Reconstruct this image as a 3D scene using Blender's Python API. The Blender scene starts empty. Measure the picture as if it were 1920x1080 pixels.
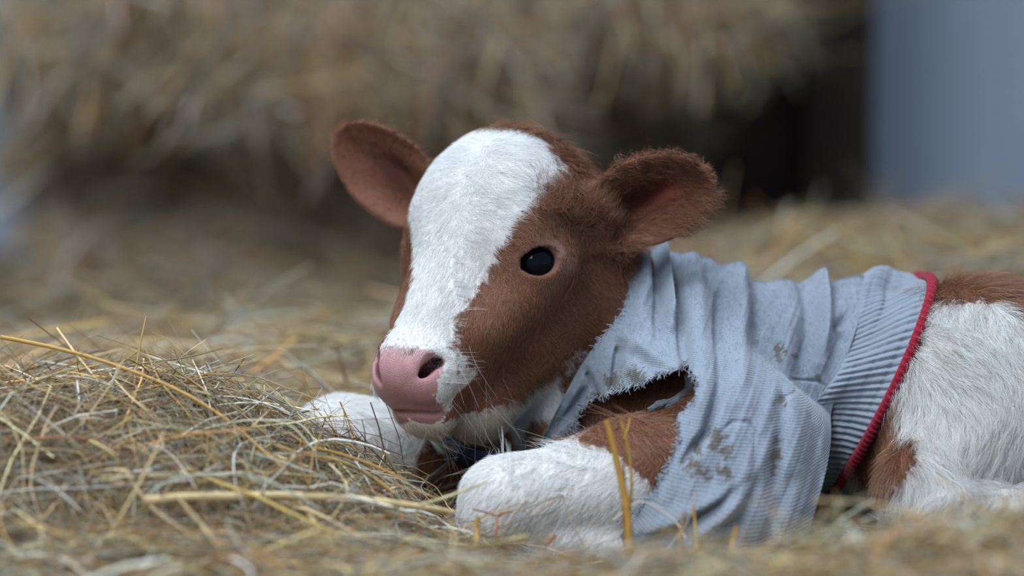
import bpy, math
import numpy as np
from mathutils import Vector, Matrix
rng = np.random.default_rng(7)
scene = bpy.context.scene
# ---------------------------------------------------------------- camera
FPX, DIST, CAM_H, PITCH = 4800.0, 2.2, 0.42, math.radians(5.08)
CAM = np.array([0.0, -2.19, CAM_H])
FWD = np.array([0.0, math.cos(PITCH), -math.sin(PITCH)])
UP = np.array([0.0, math.sin(PITCH), math.cos(PITCH)])
RIGHT = np.array([1.0, 0.0, 0.0])
cam_data = bpy.data.cameras.new('camera')
cam_data.lens = 90.0
cam_data.sensor_width = 36.0
cam = bpy.data.objects.new('camera', cam_data)
scene.collection.objects.link(cam)
cam.location = CAM
cam.rotation_euler = (math.radians(90) - PITCH, 0, 0)
cam_data.dof.use_dof = True
cam_data.dof.focus_distance = DIST - 0.012
cam_data.dof.aperture_fstop = 1.9
cam_data.clip_start = 0.05
scene.camera = cam
# ---------------------------------------------------------------- light
world = bpy.data.worlds.new('world')
scene.world = world
world.use_nodes = True
bg = world.node_tree.nodes['Background']
bg.inputs[0].default_value = (0.60, 0.73, 0.92, 1)
bg.inputs[1].default_value = 0.27
def area(name, loc, target, size, power, color, size_y=None):
    l = bpy.data.lights.new(name, 'AREA'); l.energy = power; l.color = color
    l.shape = 'RECTANGLE'; l.size = size; l.size_y = size_y or size
    o = bpy.data.objects.new(name, l); scene.collection.objects.link(o)
    o.location = loc
    o.rotation_euler = (Vector(target) - Vector(loc)).to_track_quat('-Z', 'Y').to_euler()
    return o
area("skylight", (-0.5, -0.5, 2.6), (0.1, 0.05, 0.1), 1.8, 49, (0.80, 0.90, 1.0), 1.4)
area('window_light', (-1.15, -3.0, 2.45), (0, 0, .25), 1.1, 26, (0.88, 0.95, 1.0), 1.1)
area('doorway_light', (-3.4, -3.0, 1.9), (0.0, 0.1, 0.2), 2.0, 20, (0.86, 0.93, 1.0), 1.6)
scene.view_settings.view_transform = 'Standard'
scene.view_settings.look = 'None'
scene.view_settings.exposure = 1.12
scene.view_settings.gamma = 1.0
scene.view_settings.use_curve_mapping = False
# ---------------------------------------------------------------- helpers
def W(px, py, dep=0.0):
    """point at distance DIST+dep seen at a photo position"""
    return CAM + (DIST + dep) * (FWD + RIGHT * ((px - 960) / FPX) + UP * ((540 - py) / FPX))
def cvec(x, y, z):
    v = RIGHT * x + FWD * y + UP * z
    return v / np.linalg.norm(v)
def nrm(v):
    return v / np.maximum(np.linalg.norm(v, axis=-1, keepdims=True), 1e-9)
def noise3(P, scale, seed, octaves=1):
    """cheap smooth noise in about -1..1"""
    r = np.random.default_rng(seed)
    out = np.zeros(len(P), np.float32); amp = 1.0; tot = 0
    for o in range(octaves):
        acc = 0
        for i in range(5):
            d = r.normal(size=3); d /= np.linalg.norm(d)
            d2 = r.normal(size=3)
            acc = acc + np.sin(P @ (d * scale * (0.7 + 0.6 * r.random())) * 6.283 + r.random() * 6.28
                               + 1.3 * np.sin(P @ (d2 * scale * 0.6) * 6.283 + r.random() * 6.28))
        out = out + amp * acc / 3.0; tot += amp
        amp *= 0.5; scale *= 2.1
    return out / tot
def smoothstep(a, b, x):
    t = np.clip((x - a) / (b - a), 0, 1)
    return t * t * (3 - 2 * t)
def mesh_obj(name, V, F, mats=None, parent=None, smooth=True, col=None, mat_idx=None, loc=None, out=True):
    V = np.asarray(V, np.float64); F = np.asarray(F)
    if out:   # faces look outwards
        a, b, c = V[F[:, 0]], V[F[:, 1]], V[F[:, 2]]
        fn = np.cross(b - a, c - a)
        ctr = V.mean(0)
        if ((V[F].mean(1) - ctr) * fn).sum() < 0: F = F[:, ::-1]; print('flipped', name)
    me = bpy.data.meshes.new(name)
    origin = np.zeros(3) if loc is None else np.asarray(loc, float)
    me.vertices.add(len(V)); me.vertices.foreach_set('co', (V - origin).ravel())
    k = F.shape[1]
    me.loops.add(F.size); me.loops.foreach_set('vertex_index', F.ravel().astype(np.int32))
    me.polygons.add(len(F))
    me.polygons.foreach_set('loop_start', np.arange(0, F.size, k, dtype=np.int32))
    me.polygons.foreach_set('loop_total', np.full(len(F), k, np.int32))
    if mat_idx is not None:
        me.polygons.foreach_set('material_index', np.asarray(mat_idx, np.int32))
    me.update(calc_edges=True); me.validate()
    me.polygons.foreach_set('use_smooth', np.full(len(me.polygons), smooth))
    if col is not None:
        a = me.color_attributes.new('Col', 'FLOAT_COLOR', 'POINT')
        c = np.ones((len(V), 4), np.float32); c[:, :3] = col
        a.data.foreach_set('color', c.ravel())
    for m in (mats or []):
        me.materials.append(m)
    o = bpy.data.objects.new(name, me)
    scene.collection.objects.link(o)
    if parent is not None:
        o.parent = parent
        o.location = origin - np.array(parent.location)
    else:
        o.location = origin
    return o
def tag(o, label=None, cat=None, group=None, kind=None):
    if label: o['label'] = label
    if cat: o['category'] = cat
    if group: o['group'] = group
    if kind: o['kind'] = kind
    return o
def mat(name, color=(0.5, 0.5, 0.5), rough=0.6, attr=None, spec=0.3, bump=None, sss=0.0, coat=0.0, sheen=0.0, vary=None):
    m = bpy.data.materials.new(name); m.use_nodes = True
    nt = m.node_tree; b = nt.nodes['Principled BSDF']
    b.inputs['Base Color'].default_value = (*color, 1)
    b.inputs['Roughness'].default_value = rough
    b.inputs['Specular IOR Level'].default_value = spec
    if sss:
        b.inputs['Subsurface Weight'].default_value = sss
        b.inputs['Subsurface Scale'].default_value = 0.006
        b.inputs['Subsurface Radius'].default_value = (1, 0.4, 0.25)
    if coat:
        b.inputs['Coat Weight'].default_value = coat
    if sheen:
        b.inputs['Sheen Weight'].default_value = sheen
        b.inputs['Sheen Roughness'].default_value = 0.5
    src = None
    if attr:
        a = nt.nodes.new('ShaderNodeAttribute'); a.attribute_name = attr
        src = a.outputs['Color']
    if vary:
        amt, sc = vary
        tc = nt.nodes.new('ShaderNodeTexCoord')
        n = nt.nodes.new('ShaderNodeTexNoise'); n.inputs['Scale'].default_value = sc
        n.inputs['Detail'].default_value = 6
        nt.links.new(tc.outputs['Object'], n.inputs['Vector'])
        mr = nt.nodes.new('ShaderNodeMapRange')
        mr.inputs['From Min'].default_value = 0.25; mr.inputs['From Max'].default_value = 0.75
        mr.inputs['To Min'].default_value = 1 - amt; mr.inputs['To Max'].default_value = 1 + amt
        nt.links.new(n.outputs['Fac'], mr.inputs['Value'])
        mx = nt.nodes.new('ShaderNodeVectorMath'); mx.operation = 'SCALE'
        if src is not None: nt.links.new(src, mx.inputs[0])
        else: mx.inputs[0].default_value = color
        nt.links.new(mr.outputs['Result'], mx.inputs['Scale'])
        src = mx.outputs['Vector']
    if src is not None: nt.links.new(src, b.inputs['Base Color'])
    if bump:
        dist, sc = bump
        tc = nt.nodes.new('ShaderNodeTexCoord')
        n = nt.nodes.new('ShaderNodeTexNoise'); n.inputs['Scale'].default_value = sc
        n.inputs['Detail'].default_value = 4
        nt.links.new(tc.outputs['Object'], n.inputs['Vector'])
        bp = nt.nodes.new('ShaderNodeBump'); bp.inputs['Distance'].default_value = dist
        nt.links.new(n.outputs['Fac'], bp.inputs['Height'])
        nt.links.new(bp.outputs['Normal'], b.inputs['Normal'])
    return m
# ---------------------------------------------------------------- barn: floor, wall, timber
def box_mesh(name, lo, hi, material, kind=None, parent=None, rot=0.0, bev=.006):
    lo, hi = np.array(lo, float), np.array(hi, float)
    c = (lo + hi) / 2; c[2] = lo[2]
    V = np.array([[x, y, z] for x in (lo[0], hi[0]) for y in (lo[1], hi[1]) for z in (lo[2], hi[2])])
    F = np.array([[0, 1, 3, 2], [4, 6, 7, 5], [0, 4, 5, 1], [2, 3, 7, 6], [0, 2, 6, 4], [1, 5, 7, 3]])
    o = mesh_obj(name, V, F, [material], parent, smooth=False, loc=c)
    if bev:
        b = o.modifiers.new('bevel', 'BEVEL'); b.width = bev; b.segments = 2
    if kind: o['kind'] = kind
    return o
M_floor = mat('earth_floor', color=(.16, .125, .085), rough=.95, vary=(.3, 8), bump=(.01, 30))
M_wall = mat('painted_wall', color=(.335, .395, .485), rough=.75, vary=(.08, 1.6), bump=(.003, 12))
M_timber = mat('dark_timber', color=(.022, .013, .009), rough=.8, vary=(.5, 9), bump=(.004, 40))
M_roof = mat('roof_boards', color=(.10, .085, .07), rough=.9, vary=(.3, 5))
box_mesh('floor', (-3.4, -3.2, -.08), (3.4, 3.62, -.001), M_floor, 'structure', bev=0)
box_mesh('wall_back', (-3.4, 3.5, 0), (3.4, 3.62, 2.9), M_wall, 'structure', bev=0)
box_mesh('wall_shadow_gap', (0.20, 2.76, 0), (0.559, 2.82, 1.9), M_timber, 'structure')  # near-black boards added to stand for the deep shadow gap beside the stack
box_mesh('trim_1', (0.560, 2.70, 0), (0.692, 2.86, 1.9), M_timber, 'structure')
# ---------------------------------------------------------------- calf: one continuous body from a distance field
PXM = DIST / FPX
HU = cvec(-0.343, -0.327, -0.88)                       # poll -> nose
HV = cvec(0.74, -0.67, -0.04); HV = HV - HU * (HU @ HV); HV /= np.linalg.norm(HV)   # towards the calf's left
HW = np.cross(HU, HV)                                  # forehead normal
if HW @ cvec(-0.577, -0.665, 0.504) < 0: HW = -HW
HO = W(930, 250, 0.054)
HM = np.array([HU, HV, HW])
def H(u, v, w): return HO + HU * u + HV * v + HW * w
def to_head(P): return (P - HO) @ HM.T
EYE_N = {s: nrm(HV * 0.66 * s + HW * 0.50 + HU * 0.16) for s in (1, -1)}
_ea = HM @ cvec(0.98, 0.05, 0.16)
EYE_A = {s: HU * _ea[0] + HV * _ea[1] * s + HW * _ea[2] for s in (1, -1)}
EYE_R = 0.0205
EYE_C = {s: H(0.1050, s * 0.0608, -0.0420) for s in (1, -1)}
def smin(a, b, k):
    h = np.clip(0.5 + 0.5 * (b - a) / k, 0, 1)
    return b + (a - b) * h - k * h * (1 - h)
def smax(a, b, k): return -smin(-a, -b, k)
def sd_ell(P, c, ax, r):
    Q = (P - c) if ax is None else (P - c) @ ax.T
    r = np.asarray(r, np.float32)
    k0 = np.linalg.norm(Q / r, axis=1); k1 = np.linalg.norm(Q / (r * r), axis=1)
    return k0 * (k0 - 1.0) / np.maximum(k1, 1e-6)
def sd_cone(P, a, b, r1, r2):
    a = np.asarray(a); b = np.asarray(b)
    ab = b - a; L2 = ab @ ab
    h = np.clip(((P - a) @ ab) / L2, 0, 1)
    h = h
    d = np.linalg.norm(P - a - h[:, None] * ab, axis=1)
    return d - (r1 + (r2 - r1) * h)
def frame_from(a, c):
    a = nrm(a); c = nrm(c - a * (a @ c)); b = np.cross(c, a)
    return np.array([a, b, c])
EAR = {1: dict(o=W(1122, 412, 0.050), ax=frame_from(cvec(0.93, -0.20, 0.34), cvec(-0.05, -0.95, -0.25)), L=0.111, rb=0.0400, ca=0.052),
       -1: dict(o=W(806, 398, 0.140), ax=frame_from(cvec(-0.74, 0.10, 0.66), cvec(-0.30, -0.92, -0.10)), L=0.125, rb=0.0385, ca=0.054)}
def ear_local(P, s):
    e = EAR[s]
    Q = (P - e['o']) @ e['ax'].T
    return Q[:, 0], Q[:, 1] * (1 if s > 0 else -1), Q[:, 2]
def sd_ear(P, s):
    e = EAR[s]; a, b, c = ear_local(P, s)
    ra = e['L'] * 0.5
    x = (a - e['ca']) / ra; y = b / (e['rb'] * (1 - 0.10 * x))
    r2 = x * x + y * y
    r = np.sqrt(r2 + 1e-6)
    deep = 0.027 * np.exp(-((b + 0.004 - 0.12 * (a - 0.03)) / 0.013) ** 2) * np.exp(-((a - 0.030) / 0.034) ** 2)
    cs = -(0.017 * (1 - np.minimum(r2, 1.4)) + deep) + 0.003 * np.sin(b * 240 + a * 60) * np.exp(-((a - 0.04) / 0.03) ** 2) * (0.3 if s > 0 else 0.6)
    t = 0.0034 + 0.003 * np.clip((0.03 - a) / 0.03, 0, 1)
    sheet = (np.abs(c - cs) - t) * 0.75
    out = (r - 1) * e['rb'] * 0.9
    return smax(sheet, out, 0.004)
def sdf_head(P):
    q = to_head(P).astype(np.float32)
    A = None
    E = lambda c, r: sd_ell(q, np.array(c, np.float32), A, r)
    C = lambda a, b, r1, r2: sd_cone(q, np.array(a, np.float32), np.array(b, np.float32), r1, r2)
    d = E((.060, 0, -.052), (.066, .070, .066))                    # skull
    d = smin(d, E((.058, 0, -.010), (.064, .062, .032)), .02)      # domed forehead
    d = smin(d, E((.018, .006, -.044), (.028, .042, .030)), .03)      # poll
    d = smin(d, C((.085, 0, -.040), (.205, 0, -.022), .060, .036), .03)   # bridge of the nose
    d = smin(d, E((.229, -.001, -.018), (.030, .040, .032)), .022)    # muzzle
    d = smin(d, C((.215, .018, -.016), (.240, .022, -.016), .015, .012), .012)
    d = smin(d, C((.215, -.018, -.020), (.240, -.023, -.019), .014, .0135), .012)
    d = smin(d, C((.126, 0, -.118), (.214, 0, -.096), .058, .035), .035)   # lower jaw
    d = smin(d, E((.249, -.003, -.047), (.020, .030, .027)), .012)     # chin
    for s in (1, -1):
        d = smin(d, E((.112, s * .038, -.100), (.062, .028, .058)), .03)   # cheek
        d = smin(d, C((.115, s * .036, -.050), (.195, s * .020, -.045), .024, .018), .03)
        d = smin(d, E((.090, s * .057, -.026), (.032, .021, .022)), .02)   # brow
        d = smin(d, C((.175, s * .047, -.034), (.100, s * .066, -.056), .013, .017), .03)   # cheekbone
        d = smin(d, C((.038, s * .040, -.060), (.034, s * .066, -.086), .032, .022), .035)   # ear root
    return d
_nv = {1: 1.0, -1: -.96}
NOSA = {s: np.array([.2450, _nv[s] * .0150, -.0058]) for s in (1, -1)}
NOSB = {s: np.array([.2255, _nv[s] * .0360, .0030]) for s in (1, -1)}
NOSA[-1] = np.array([.2460, -.0165, .0028]); NOSB[-1] = np.array([.2290, -.0240, .0085])
NOSC = {s: np.array([.236, _nv[s] * .020, -.011]) for s in (1, -1)}
NOSD = {s: np.array([.222, _nv[s] * .030, -.007]) for s in (1, -1)}
NOSC[-1] = np.array([.238, -.021, .000]); NOSD[-1] = np.array([.224, -.026, .002])
def sdf_face(P, d):
    q = to_head(P).astype(np.float32)
    for s in (1, -1):
        c = EYE_C[s]; n = EYE_N[s]
        ax = frame_from(EYE_A[s], n)
        d = smin(d, np.linalg.norm(P - c, axis=1) - (EYE_R + 0.0026), 0.012)
        # upper lid fold
        loc = (P - c) @ ax.T
        rr = np.sqrt(loc[:, 0] ** 2 + loc[:, 1] ** 2)
        # eye opening
        op = sd_ell(P, c + n * 0.0200, ax, (0.0190, 0.0131, 0.011))
        d = smax(d, -op, 0.003)
        d = smax(d, -(np.linalg.norm(P - c, axis=1) - (EYE_R - 0.001)), 0.001)
        tor = np.sqrt((rr - .0262) ** 2 + (loc[:, 2] - .0135) ** 2) - .0012
        upv = loc[:, 1] * (1 if (ax[1] @ UP) > 0 else -1)
        tor = np.maximum(tor, -(upv - .006))
        d = smax(d, -tor, .003)
        # nostril
        L = np.array
        k = sd_cone(q, NOSA[s], NOSB[s], .0026, .0050)
        k = smin(k, sd_cone(q, NOSC[s], NOSD[s], .0050, .0062), .004)
        d = smin(d, sd_cone(q, L([.232, _nv[s] * .018, .0030 if s > 0 else -.003]), L([.219, _nv[s] * .029, .0060 if s > 0 else 0]), .0055, .0045), .008)
        d = smax(d, -k, .007)
        m = sd_cone(q, L([.2635, 0, -.0250]), L([.2600, s * .0125, -.0280]), .0019, .0019)
        if s > 0: m = np.minimum(m, sd_cone(q, L([.2600, s * .0125, -.0280]), L([.2530, s * .0270, -.0405]), .0019, .0012))
        d = smax(d, -m, .0045)
    return d
def sdf_body(P):
    C = lambda a, b, r1, r2: sd_cone(P, W(*a), W(*b), r1, r2)
    E = lambda c, r: sd_ell(P, W(*c), None, r)
    d = smin(C((1290, 728, .15), (1640, 745, .14), .084, .086), C((1640, 745, .14), (2240, 755, .15), .086, .094), .05)
    d = smin(d, E((2130, 740, .13), (.13, .11, .108)), .05)          # rump
    d = smin(d, C((1300, 735, .08), (1350, 855, -.01), .058, .055), .04)    # near shoulder, upper foreleg
    d = smin(d, C((1250, 740, .22), (1180, 860, .20), .066, .050), .05)
    d = smin(d, E((1835, 742, .055), (.098, .088, .100)), .035)       # near thigh
    d = smin(d, C((1880, 820, .02), (1740, 900, -.02), .050, .034), .04)
    return d
def sdf_legs(P):
    C = lambda a, b, r1, r2: sd_cone(P, W(*a), W(*b), r1, r2)
    d = C((1335, 880, -.01), (1200, 900, -.03), .052, .047)
    d = smin(d, C((1200, 900, -.03), (950, 945, -.05), .047, .036), .03)   # near forearm
    d = smin(d, C((948, 950, -.05), (928, 985, -.055), .035, .027), .02)    # knee
    c2 = smin(C((935, 1000, -.055), (1240, 1036, -.06), .023, .019), C((1240, 1036, -.06), (1330, 1040, -.06), .023, .021), .01)
    d = smin(d, c2, .008)
    f = smin(C((900, 850, .17), (640, 834, .10), .045, .041), C((635, 842, .10), (620, 882, .095), .040, .030), .02)
    f = smin(f, C((630, 902, .10), (900, 935, .17), .023, .018), .01)
    d = np.minimum(d, f)
    h = smin(C((1740, 925, -.02), (1790, 968, -.05), .034, .022), C((1780, 972, -.055), (1890, 966, -.06), .0215, .0195), .015)
    h = smin(h, C((1890, 966, -.06), (1990, 975, -.06), .0195, .021), .01)
    d = np.minimum(d, h)
    return d
def sdf_neck(P):
    d = sd_cone(P, H(.050, 0, -.095), W(1215, 664, .14), .048, .074)
    d = smin(d, sd_cone(P, H(.130, 0, -.105), W(1110, 790, .13), .034, .058), .035)   # throat and dewlap
    d = smin(d, sd_cone(P, W(1120, 790, .13), W(1230, 830, .14), .07, .075), .03)
    return d
def sdf_calf(P):
    P = np.asarray(P)
    b = smin(sdf_body(P), sdf_legs(P), .018)
    d = smin(b, sdf_neck(P), .045)
    h = sdf_head(P)
    d = smin(d, h, .022)
    for s in (1, -1):
        d = smin(d, sd_ear(P, s), .018)
    d = sdf_face(P, d)
    return d.astype(np.float32)
def grad(f, P, e=0.0008):
    g = np.stack([f(P + np.array([e, 0, 0])) - f(P - np.array([e, 0, 0])),
                  f(P + np.array([0, e, 0])) - f(P - np.array([0, e, 0])),
                  f(P + np.array([0, 0, e])) - f(P - np.array([0, 0, e]))], 1)
    return g / (2 * e)
def batched(f, P, n=400000):
    return np.concatenate([f(P[i:i + n]) for i in range(0, len(P), n)])
def surface_nets(f, lo, hi, h, B=4):
    n = [int(math.ceil((hi[i] - lo[i]) / (h * B))) for i in range(3)]
    cs = [lo[i] + (np.arange(n[i] + 1)) * h * B for i in range(3)]
    G = np.stack(np.meshgrid(*cs, indexing='ij'), -1).reshape(-1, 3)
    Fc = batched(f, G).reshape([k + 1 for k in n])
    mn = np.abs(Fc[:-1, :-1, :-1])
    for dx in (0, 1):
        for dy in (0, 1):
            for dz in (0, 1):
                mn = np.minimum(mn, np.abs(Fc[dx:dx + n[0], dy:dy + n[1], dz:dz + n[2]]))
    act = mn < h * B * 1.6
    N = [k * B for k in n]
    F = np.repeat(np.repeat(np.repeat(Fc[:-1, :-1, :-1], B, 0), B, 1), B, 2).astype(np.float32)
    idx = np.argwhere(act)
    off = np.stack(np.meshgrid(*[np.arange(B)] * 3, indexing='ij'), -1).reshape(-1, 3)
    fi = (idx[:, None, :] * B + off[None]).reshape(-1, 3)
    P = np.array(lo) + fi * h
    F[fi[:, 0], fi[:, 1], fi[:, 2]] = batched(f, P)
    S = F < 0
    # cells with a sign change
    c = S[:-1, :-1, :-1].astype(np.int8)
    tot = np.zeros_like(c)
    for dx in (0, 1):
        for dy in (0, 1):
            for dz in (0, 1):
                tot += S[dx:N[0] - 1 + dx, dy:N[1] - 1 + dy, dz:N[2] - 1 + dz]
    cell = np.argwhere((tot > 0) & (tot < 8))
    vid = np.full(tot.shape, -1, np.int32); vid[cell[:, 0], cell[:, 1], cell[:, 2]] = np.arange(len(cell))
    acc = np.zeros((len(cell), 3)); cnt = np.zeros(len(cell))
    corners = [(a, b, d) for a in (0, 1) for b in (0, 1) for d in (0, 1)]
    for i, p in enumerate(corners):
        for q in corners[i + 1:]:
            if sum(abs(p[k] - q[k]) for k in range(3)) != 1: continue
            fa = F[cell[:, 0] + p[0], cell[:, 1] + p[1], cell[:, 2] + p[2]]
            fb = F[cell[:, 0] + q[0], cell[:, 1] + q[1], cell[:, 2] + q[2]]
            m = (fa < 0) != (fb < 0)
            t = np.where(m, fa / np.where(m, fa - fb, 1), 0)[:, None]
            pt = np.array(p) + (np.array(q) - np.array(p)) * t
            acc += np.where(m[:, None], pt, 0); cnt += m
    V = np.array(lo) + (cell + acc / cnt[:, None]) * h
    quads = []
    for ax in range(3):
        b_, c_ = (ax + 1) % 3, (ax + 2) % 3
        sl0 = [slice(1, -1)] * 3; sl1 = [slice(1, -1)] * 3
        sl0[ax] = slice(0, -1); sl1[ax] = slice(1, None)
        s0, s1 = S[tuple(sl0)], S[tuple(sl1)]
        e = np.argwhere(s0 != s1)
        inside = s0[e[:, 0], e[:, 1], e[:, 2]]
        e = e + np.array([0 if k == ax else 1 for k in range(3)])
        def cid(db, dc):
            g = e.copy(); g[:, b_] -= db; g[:, c_] -= dc
            return vid[g[:, 0], g[:, 1], g[:, 2]]
        q = np.stack([cid(1, 1), cid(0, 1), cid(0, 0), cid(1, 0)], 1)
        q[~inside] = q[~inside][:, ::-1]
        quads.append(q)
    Q = np.concatenate(quads); Q = Q[(Q >= 0).all(1)]
    for it in range(2):
        d = batched(f, V, 200000); g = np.concatenate([grad(f, V[i:i + 200000]) for i in range(0, len(V), 200000)])
        st = d[:, None] * g / np.maximum((g * g).sum(1, keepdims=True), 0.2)
        L = np.linalg.norm(st, axis=1, keepdims=True)
        V = V - st * np.minimum(1, 0.5 * h / np.maximum(L, 1e-9))
    return V, Q
import time as _t
_t0 = _t.time()
BV, BF = surface_nets(sdf_calf, (-0.19, -0.17, -0.01), (0.78, 0.40, 0.42), 0.0022)
print('calf mesh', len(BV), len(BF), _t.time() - _t0)
# ---------------------------------------------------------------- coat colours and fur
def poly_xz(pts, dep):
    return np.array([[W(x, y, dep)[0], W(x, y, dep)[2]] for x, y in pts])
def in_poly(X, Y, poly):
    ins = np.zeros(len(X), bool)
    j = len(poly) - 1
    for i in range(len(poly)):
        xi, yi = poly[i]; xj, yj = poly[j]
        c = ((yi > Y) != (yj > Y))
        xx = (xj - xi) * (Y - yi) / (yj - yi + 1e-12) + xi
        ins ^= c & (X < xx)
        j = i
    return ins
BLAZE = np.array([(.004, -.030), (.0038, .0128), (-.0032, .036), (.0068, .0515), (.018, .065), (.039, .066), (.067, .0684), (.0813, .064),
                  (.0966, .0633), (.1118, .0525), (.124, .0485), (.163, .0389), (.186, .0353), (.199, .0373), (.210, .0428), (.221, .0431),
                  (.2365, .0430), (.262, .040), (.300, .030), (.300, -.045), (.245, -.045), (.225, -.030), (.212, -.018), (.1815, -.012), (.153, -.013),
                  (.113, -.039), (.092, -.052), (.065, -.072), (.040, -.090), (.012, -.060)])
PINK = np.array([(.2200, -.020), (.2195, .000), (.2190, .018), (.2170, .034), (.2200, .0405), (.2320, .0410), (.2450, .0370), (.2600, .034),
                 (.30, .024), (.30, -.024), (.26, -.034), (.245, -.037), (.232, -.041), (.220, -.040), (.217, -.034)])
THROAT = poly_xz([(700, 840), (760, 790), (850, 782), (900, 776), (960, 764), (1030, 722), (1092, 668), (1130, 690), (1110, 760), (1125, 870), (700, 1100)], 0.0)
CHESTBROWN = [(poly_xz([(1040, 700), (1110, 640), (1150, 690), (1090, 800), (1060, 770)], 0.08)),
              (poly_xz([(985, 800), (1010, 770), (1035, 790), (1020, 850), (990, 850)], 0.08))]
ARM = poly_xz([(1085, 824), (1130, 822), (1195, 868), (1222, 905), (1260, 930), (1450, 1000), (1560, 700), (1300, 600), (1080, 700)], -0.02)
BACKPATCH = poly_xz([(1700, 560), (1748, 552), (1790, 548), (1830, 548), (1858, 566), (1880, 588), (1895, 570), (1900, 548), (1925, 556), (1960, 580), (2020, 600),
                     (2060, 560), (2040, 470), (1915, 470), (1905, 520), (1700, 480)], 0.10)
FLANK = poly_xz([(1500, 880), (1585, 870), (1640, 760), (1678, 722), (1680, 780), (1696, 825), (1672, 866), (1650, 912), (1600, 905), (1560, 900)], 0.03)
def coat(P, jitter=0.0, seed=5):
    """1 where the coat is brown, 0 where it is white; plus pink mask"""
    P = np.asarray(P, float)
    n1 = np.stack([noise3(P, 55, seed + k, 2) for k in range(3)], 1) * 0.0030
    n2 = np.stack([noise3(P, 240, seed + 9 + k, 1) for k in range(3)], 1) * 0.0012
    J = P + n1 + n2 + (np.random.default_rng(seed).normal(size=P.shape) * jitter if jitter else 0)
    q = to_head(J)
    hd = np.linalg.norm((q - np.array([.12, 0, -.06])) / np.array([.17, .12, .13]), axis=1)
    head = (hd < 1) & (q[:, 2] > -.17)
    brown = np.zeros(len(P), bool)
    isneck = (J[:, 0] < W(1330, 500, .1)[0]) & (J[:, 0] > W(960, 500, .1)[0]) & (J[:, 2] > W(0, 845, .1)[2])
    brown |= isneck & (J[:, 1] > -0.02)
    up = q[:, 2] > -.045
    blaze = in_poly(q[:, 0], q[:, 1], BLAZE) & up & head
    brown |= (hd < 1.0)
    ears = np.zeros(len(P), bool)
    for s in (1, -1):
        a, b, c = ear_local(J, s)
        ears |= (a > -0.005) & (a < .13) & (np.abs(b) < .05) & (np.abs(c) < .04)
    brown |= ears
    brown &= ~(blaze & ~ears)
    thr = in_poly(J[:, 0], J[:, 2], THROAT) & ~blaze
    brown &= ~thr
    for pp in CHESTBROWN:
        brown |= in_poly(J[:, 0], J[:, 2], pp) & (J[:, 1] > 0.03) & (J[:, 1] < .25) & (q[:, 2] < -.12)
    brown |= (J[:, 1] > .10) & (J[:, 0] > W(768, 0, .12)[0]) & (J[:, 0] < W(990, 0, .12)[0]) & (J[:, 2] < W(0, 800, .1)[2]) & (q[:, 2] < -.12)  # far foreleg and brisket browned, here and below, to darken the chin gap
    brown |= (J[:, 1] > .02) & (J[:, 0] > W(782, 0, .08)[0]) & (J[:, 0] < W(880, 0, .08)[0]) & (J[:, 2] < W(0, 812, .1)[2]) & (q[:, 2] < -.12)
    # legs are white below the shoulder
    brown |= in_poly(J[:, 0], J[:, 2], ARM) & (J[:, 1] < .10)
    brown |= in_poly(J[:, 0], J[:, 2], BACKPATCH)
    brown |= in_poly(J[:, 0], J[:, 2], FLANK) & (J[:, 1] < .1)
    q0 = to_head(P + n2)
    q0 = q0 + np.stack([noise3(P, 330, 71), noise3(P, 330, 72), 0 * q0[:, 0]], 1) * .0012
    pink = in_poly(q0[:, 0], q0[:, 1], PINK) & (q0[:, 2] > np.maximum(-.015 - (.0358 - np.abs(q0[:, 1])) * 2.6, -.0262 - .55 * np.abs(q0[:, 1]))) & (q0[:, 0] > .2)
    lip = (q0[:, 0] > .247) & (q0[:, 2] > -.0310 - .6 * np.abs(q0[:, 1])) & (np.abs(q0[:, 1]) < .026)
    return brown, pink | lip, q
WHITE = np.array([.71, .715, .71]); BROWN = np.array([.190, .082, .042]); PINKC = np.array([.46, .235, .248])
SKIN_BROWN = np.array([.12, .045, .025]); CREAM = np.array([.50, .40, .29])
def coat_color(P, jitter=0.0, rootpos=None):
    brown, pink, q = coat(P, jitter)
    c = np.where(brown[:, None], BROWN, WHITE)
    v = noise3(P, 14, 77, 2)
    c = np.where(brown[:, None], c * (1 + 0.20 * v[:, None]), c * (1 + 0.02 * v[:, None]))
    # cream chin and lower lip, slightly grubby legs and belly
    chin = (q[:, 0] > .20) & (q[:, 2] < -.028) & (q[:, 2] > -.115) & (q[:, 0] < .29) & (np.abs(q[:, 1]) < .055) & ~brown
    k = smoothstep(.19, .235, q[:, 0])[:, None] * 0.9
    c = np.where(chin[:, None], c * (1 - k) + CREAM * k, c)
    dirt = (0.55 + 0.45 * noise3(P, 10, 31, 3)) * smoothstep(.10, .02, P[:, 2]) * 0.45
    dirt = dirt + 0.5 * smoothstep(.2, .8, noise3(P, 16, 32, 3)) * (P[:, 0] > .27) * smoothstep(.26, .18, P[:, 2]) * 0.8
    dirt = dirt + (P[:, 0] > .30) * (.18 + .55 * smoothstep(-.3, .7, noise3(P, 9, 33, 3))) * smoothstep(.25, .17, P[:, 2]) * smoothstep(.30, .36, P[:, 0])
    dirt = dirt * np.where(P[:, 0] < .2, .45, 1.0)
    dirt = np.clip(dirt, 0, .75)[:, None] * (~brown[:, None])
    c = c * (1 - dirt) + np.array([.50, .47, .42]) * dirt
    return c, brown, pink, q
# skin colours on the body mesh
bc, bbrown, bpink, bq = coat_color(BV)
skin = np.where(bbrown[:, None], SKIN_BROWN * 1.3, np.array([.64, .61, .59]))
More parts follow.
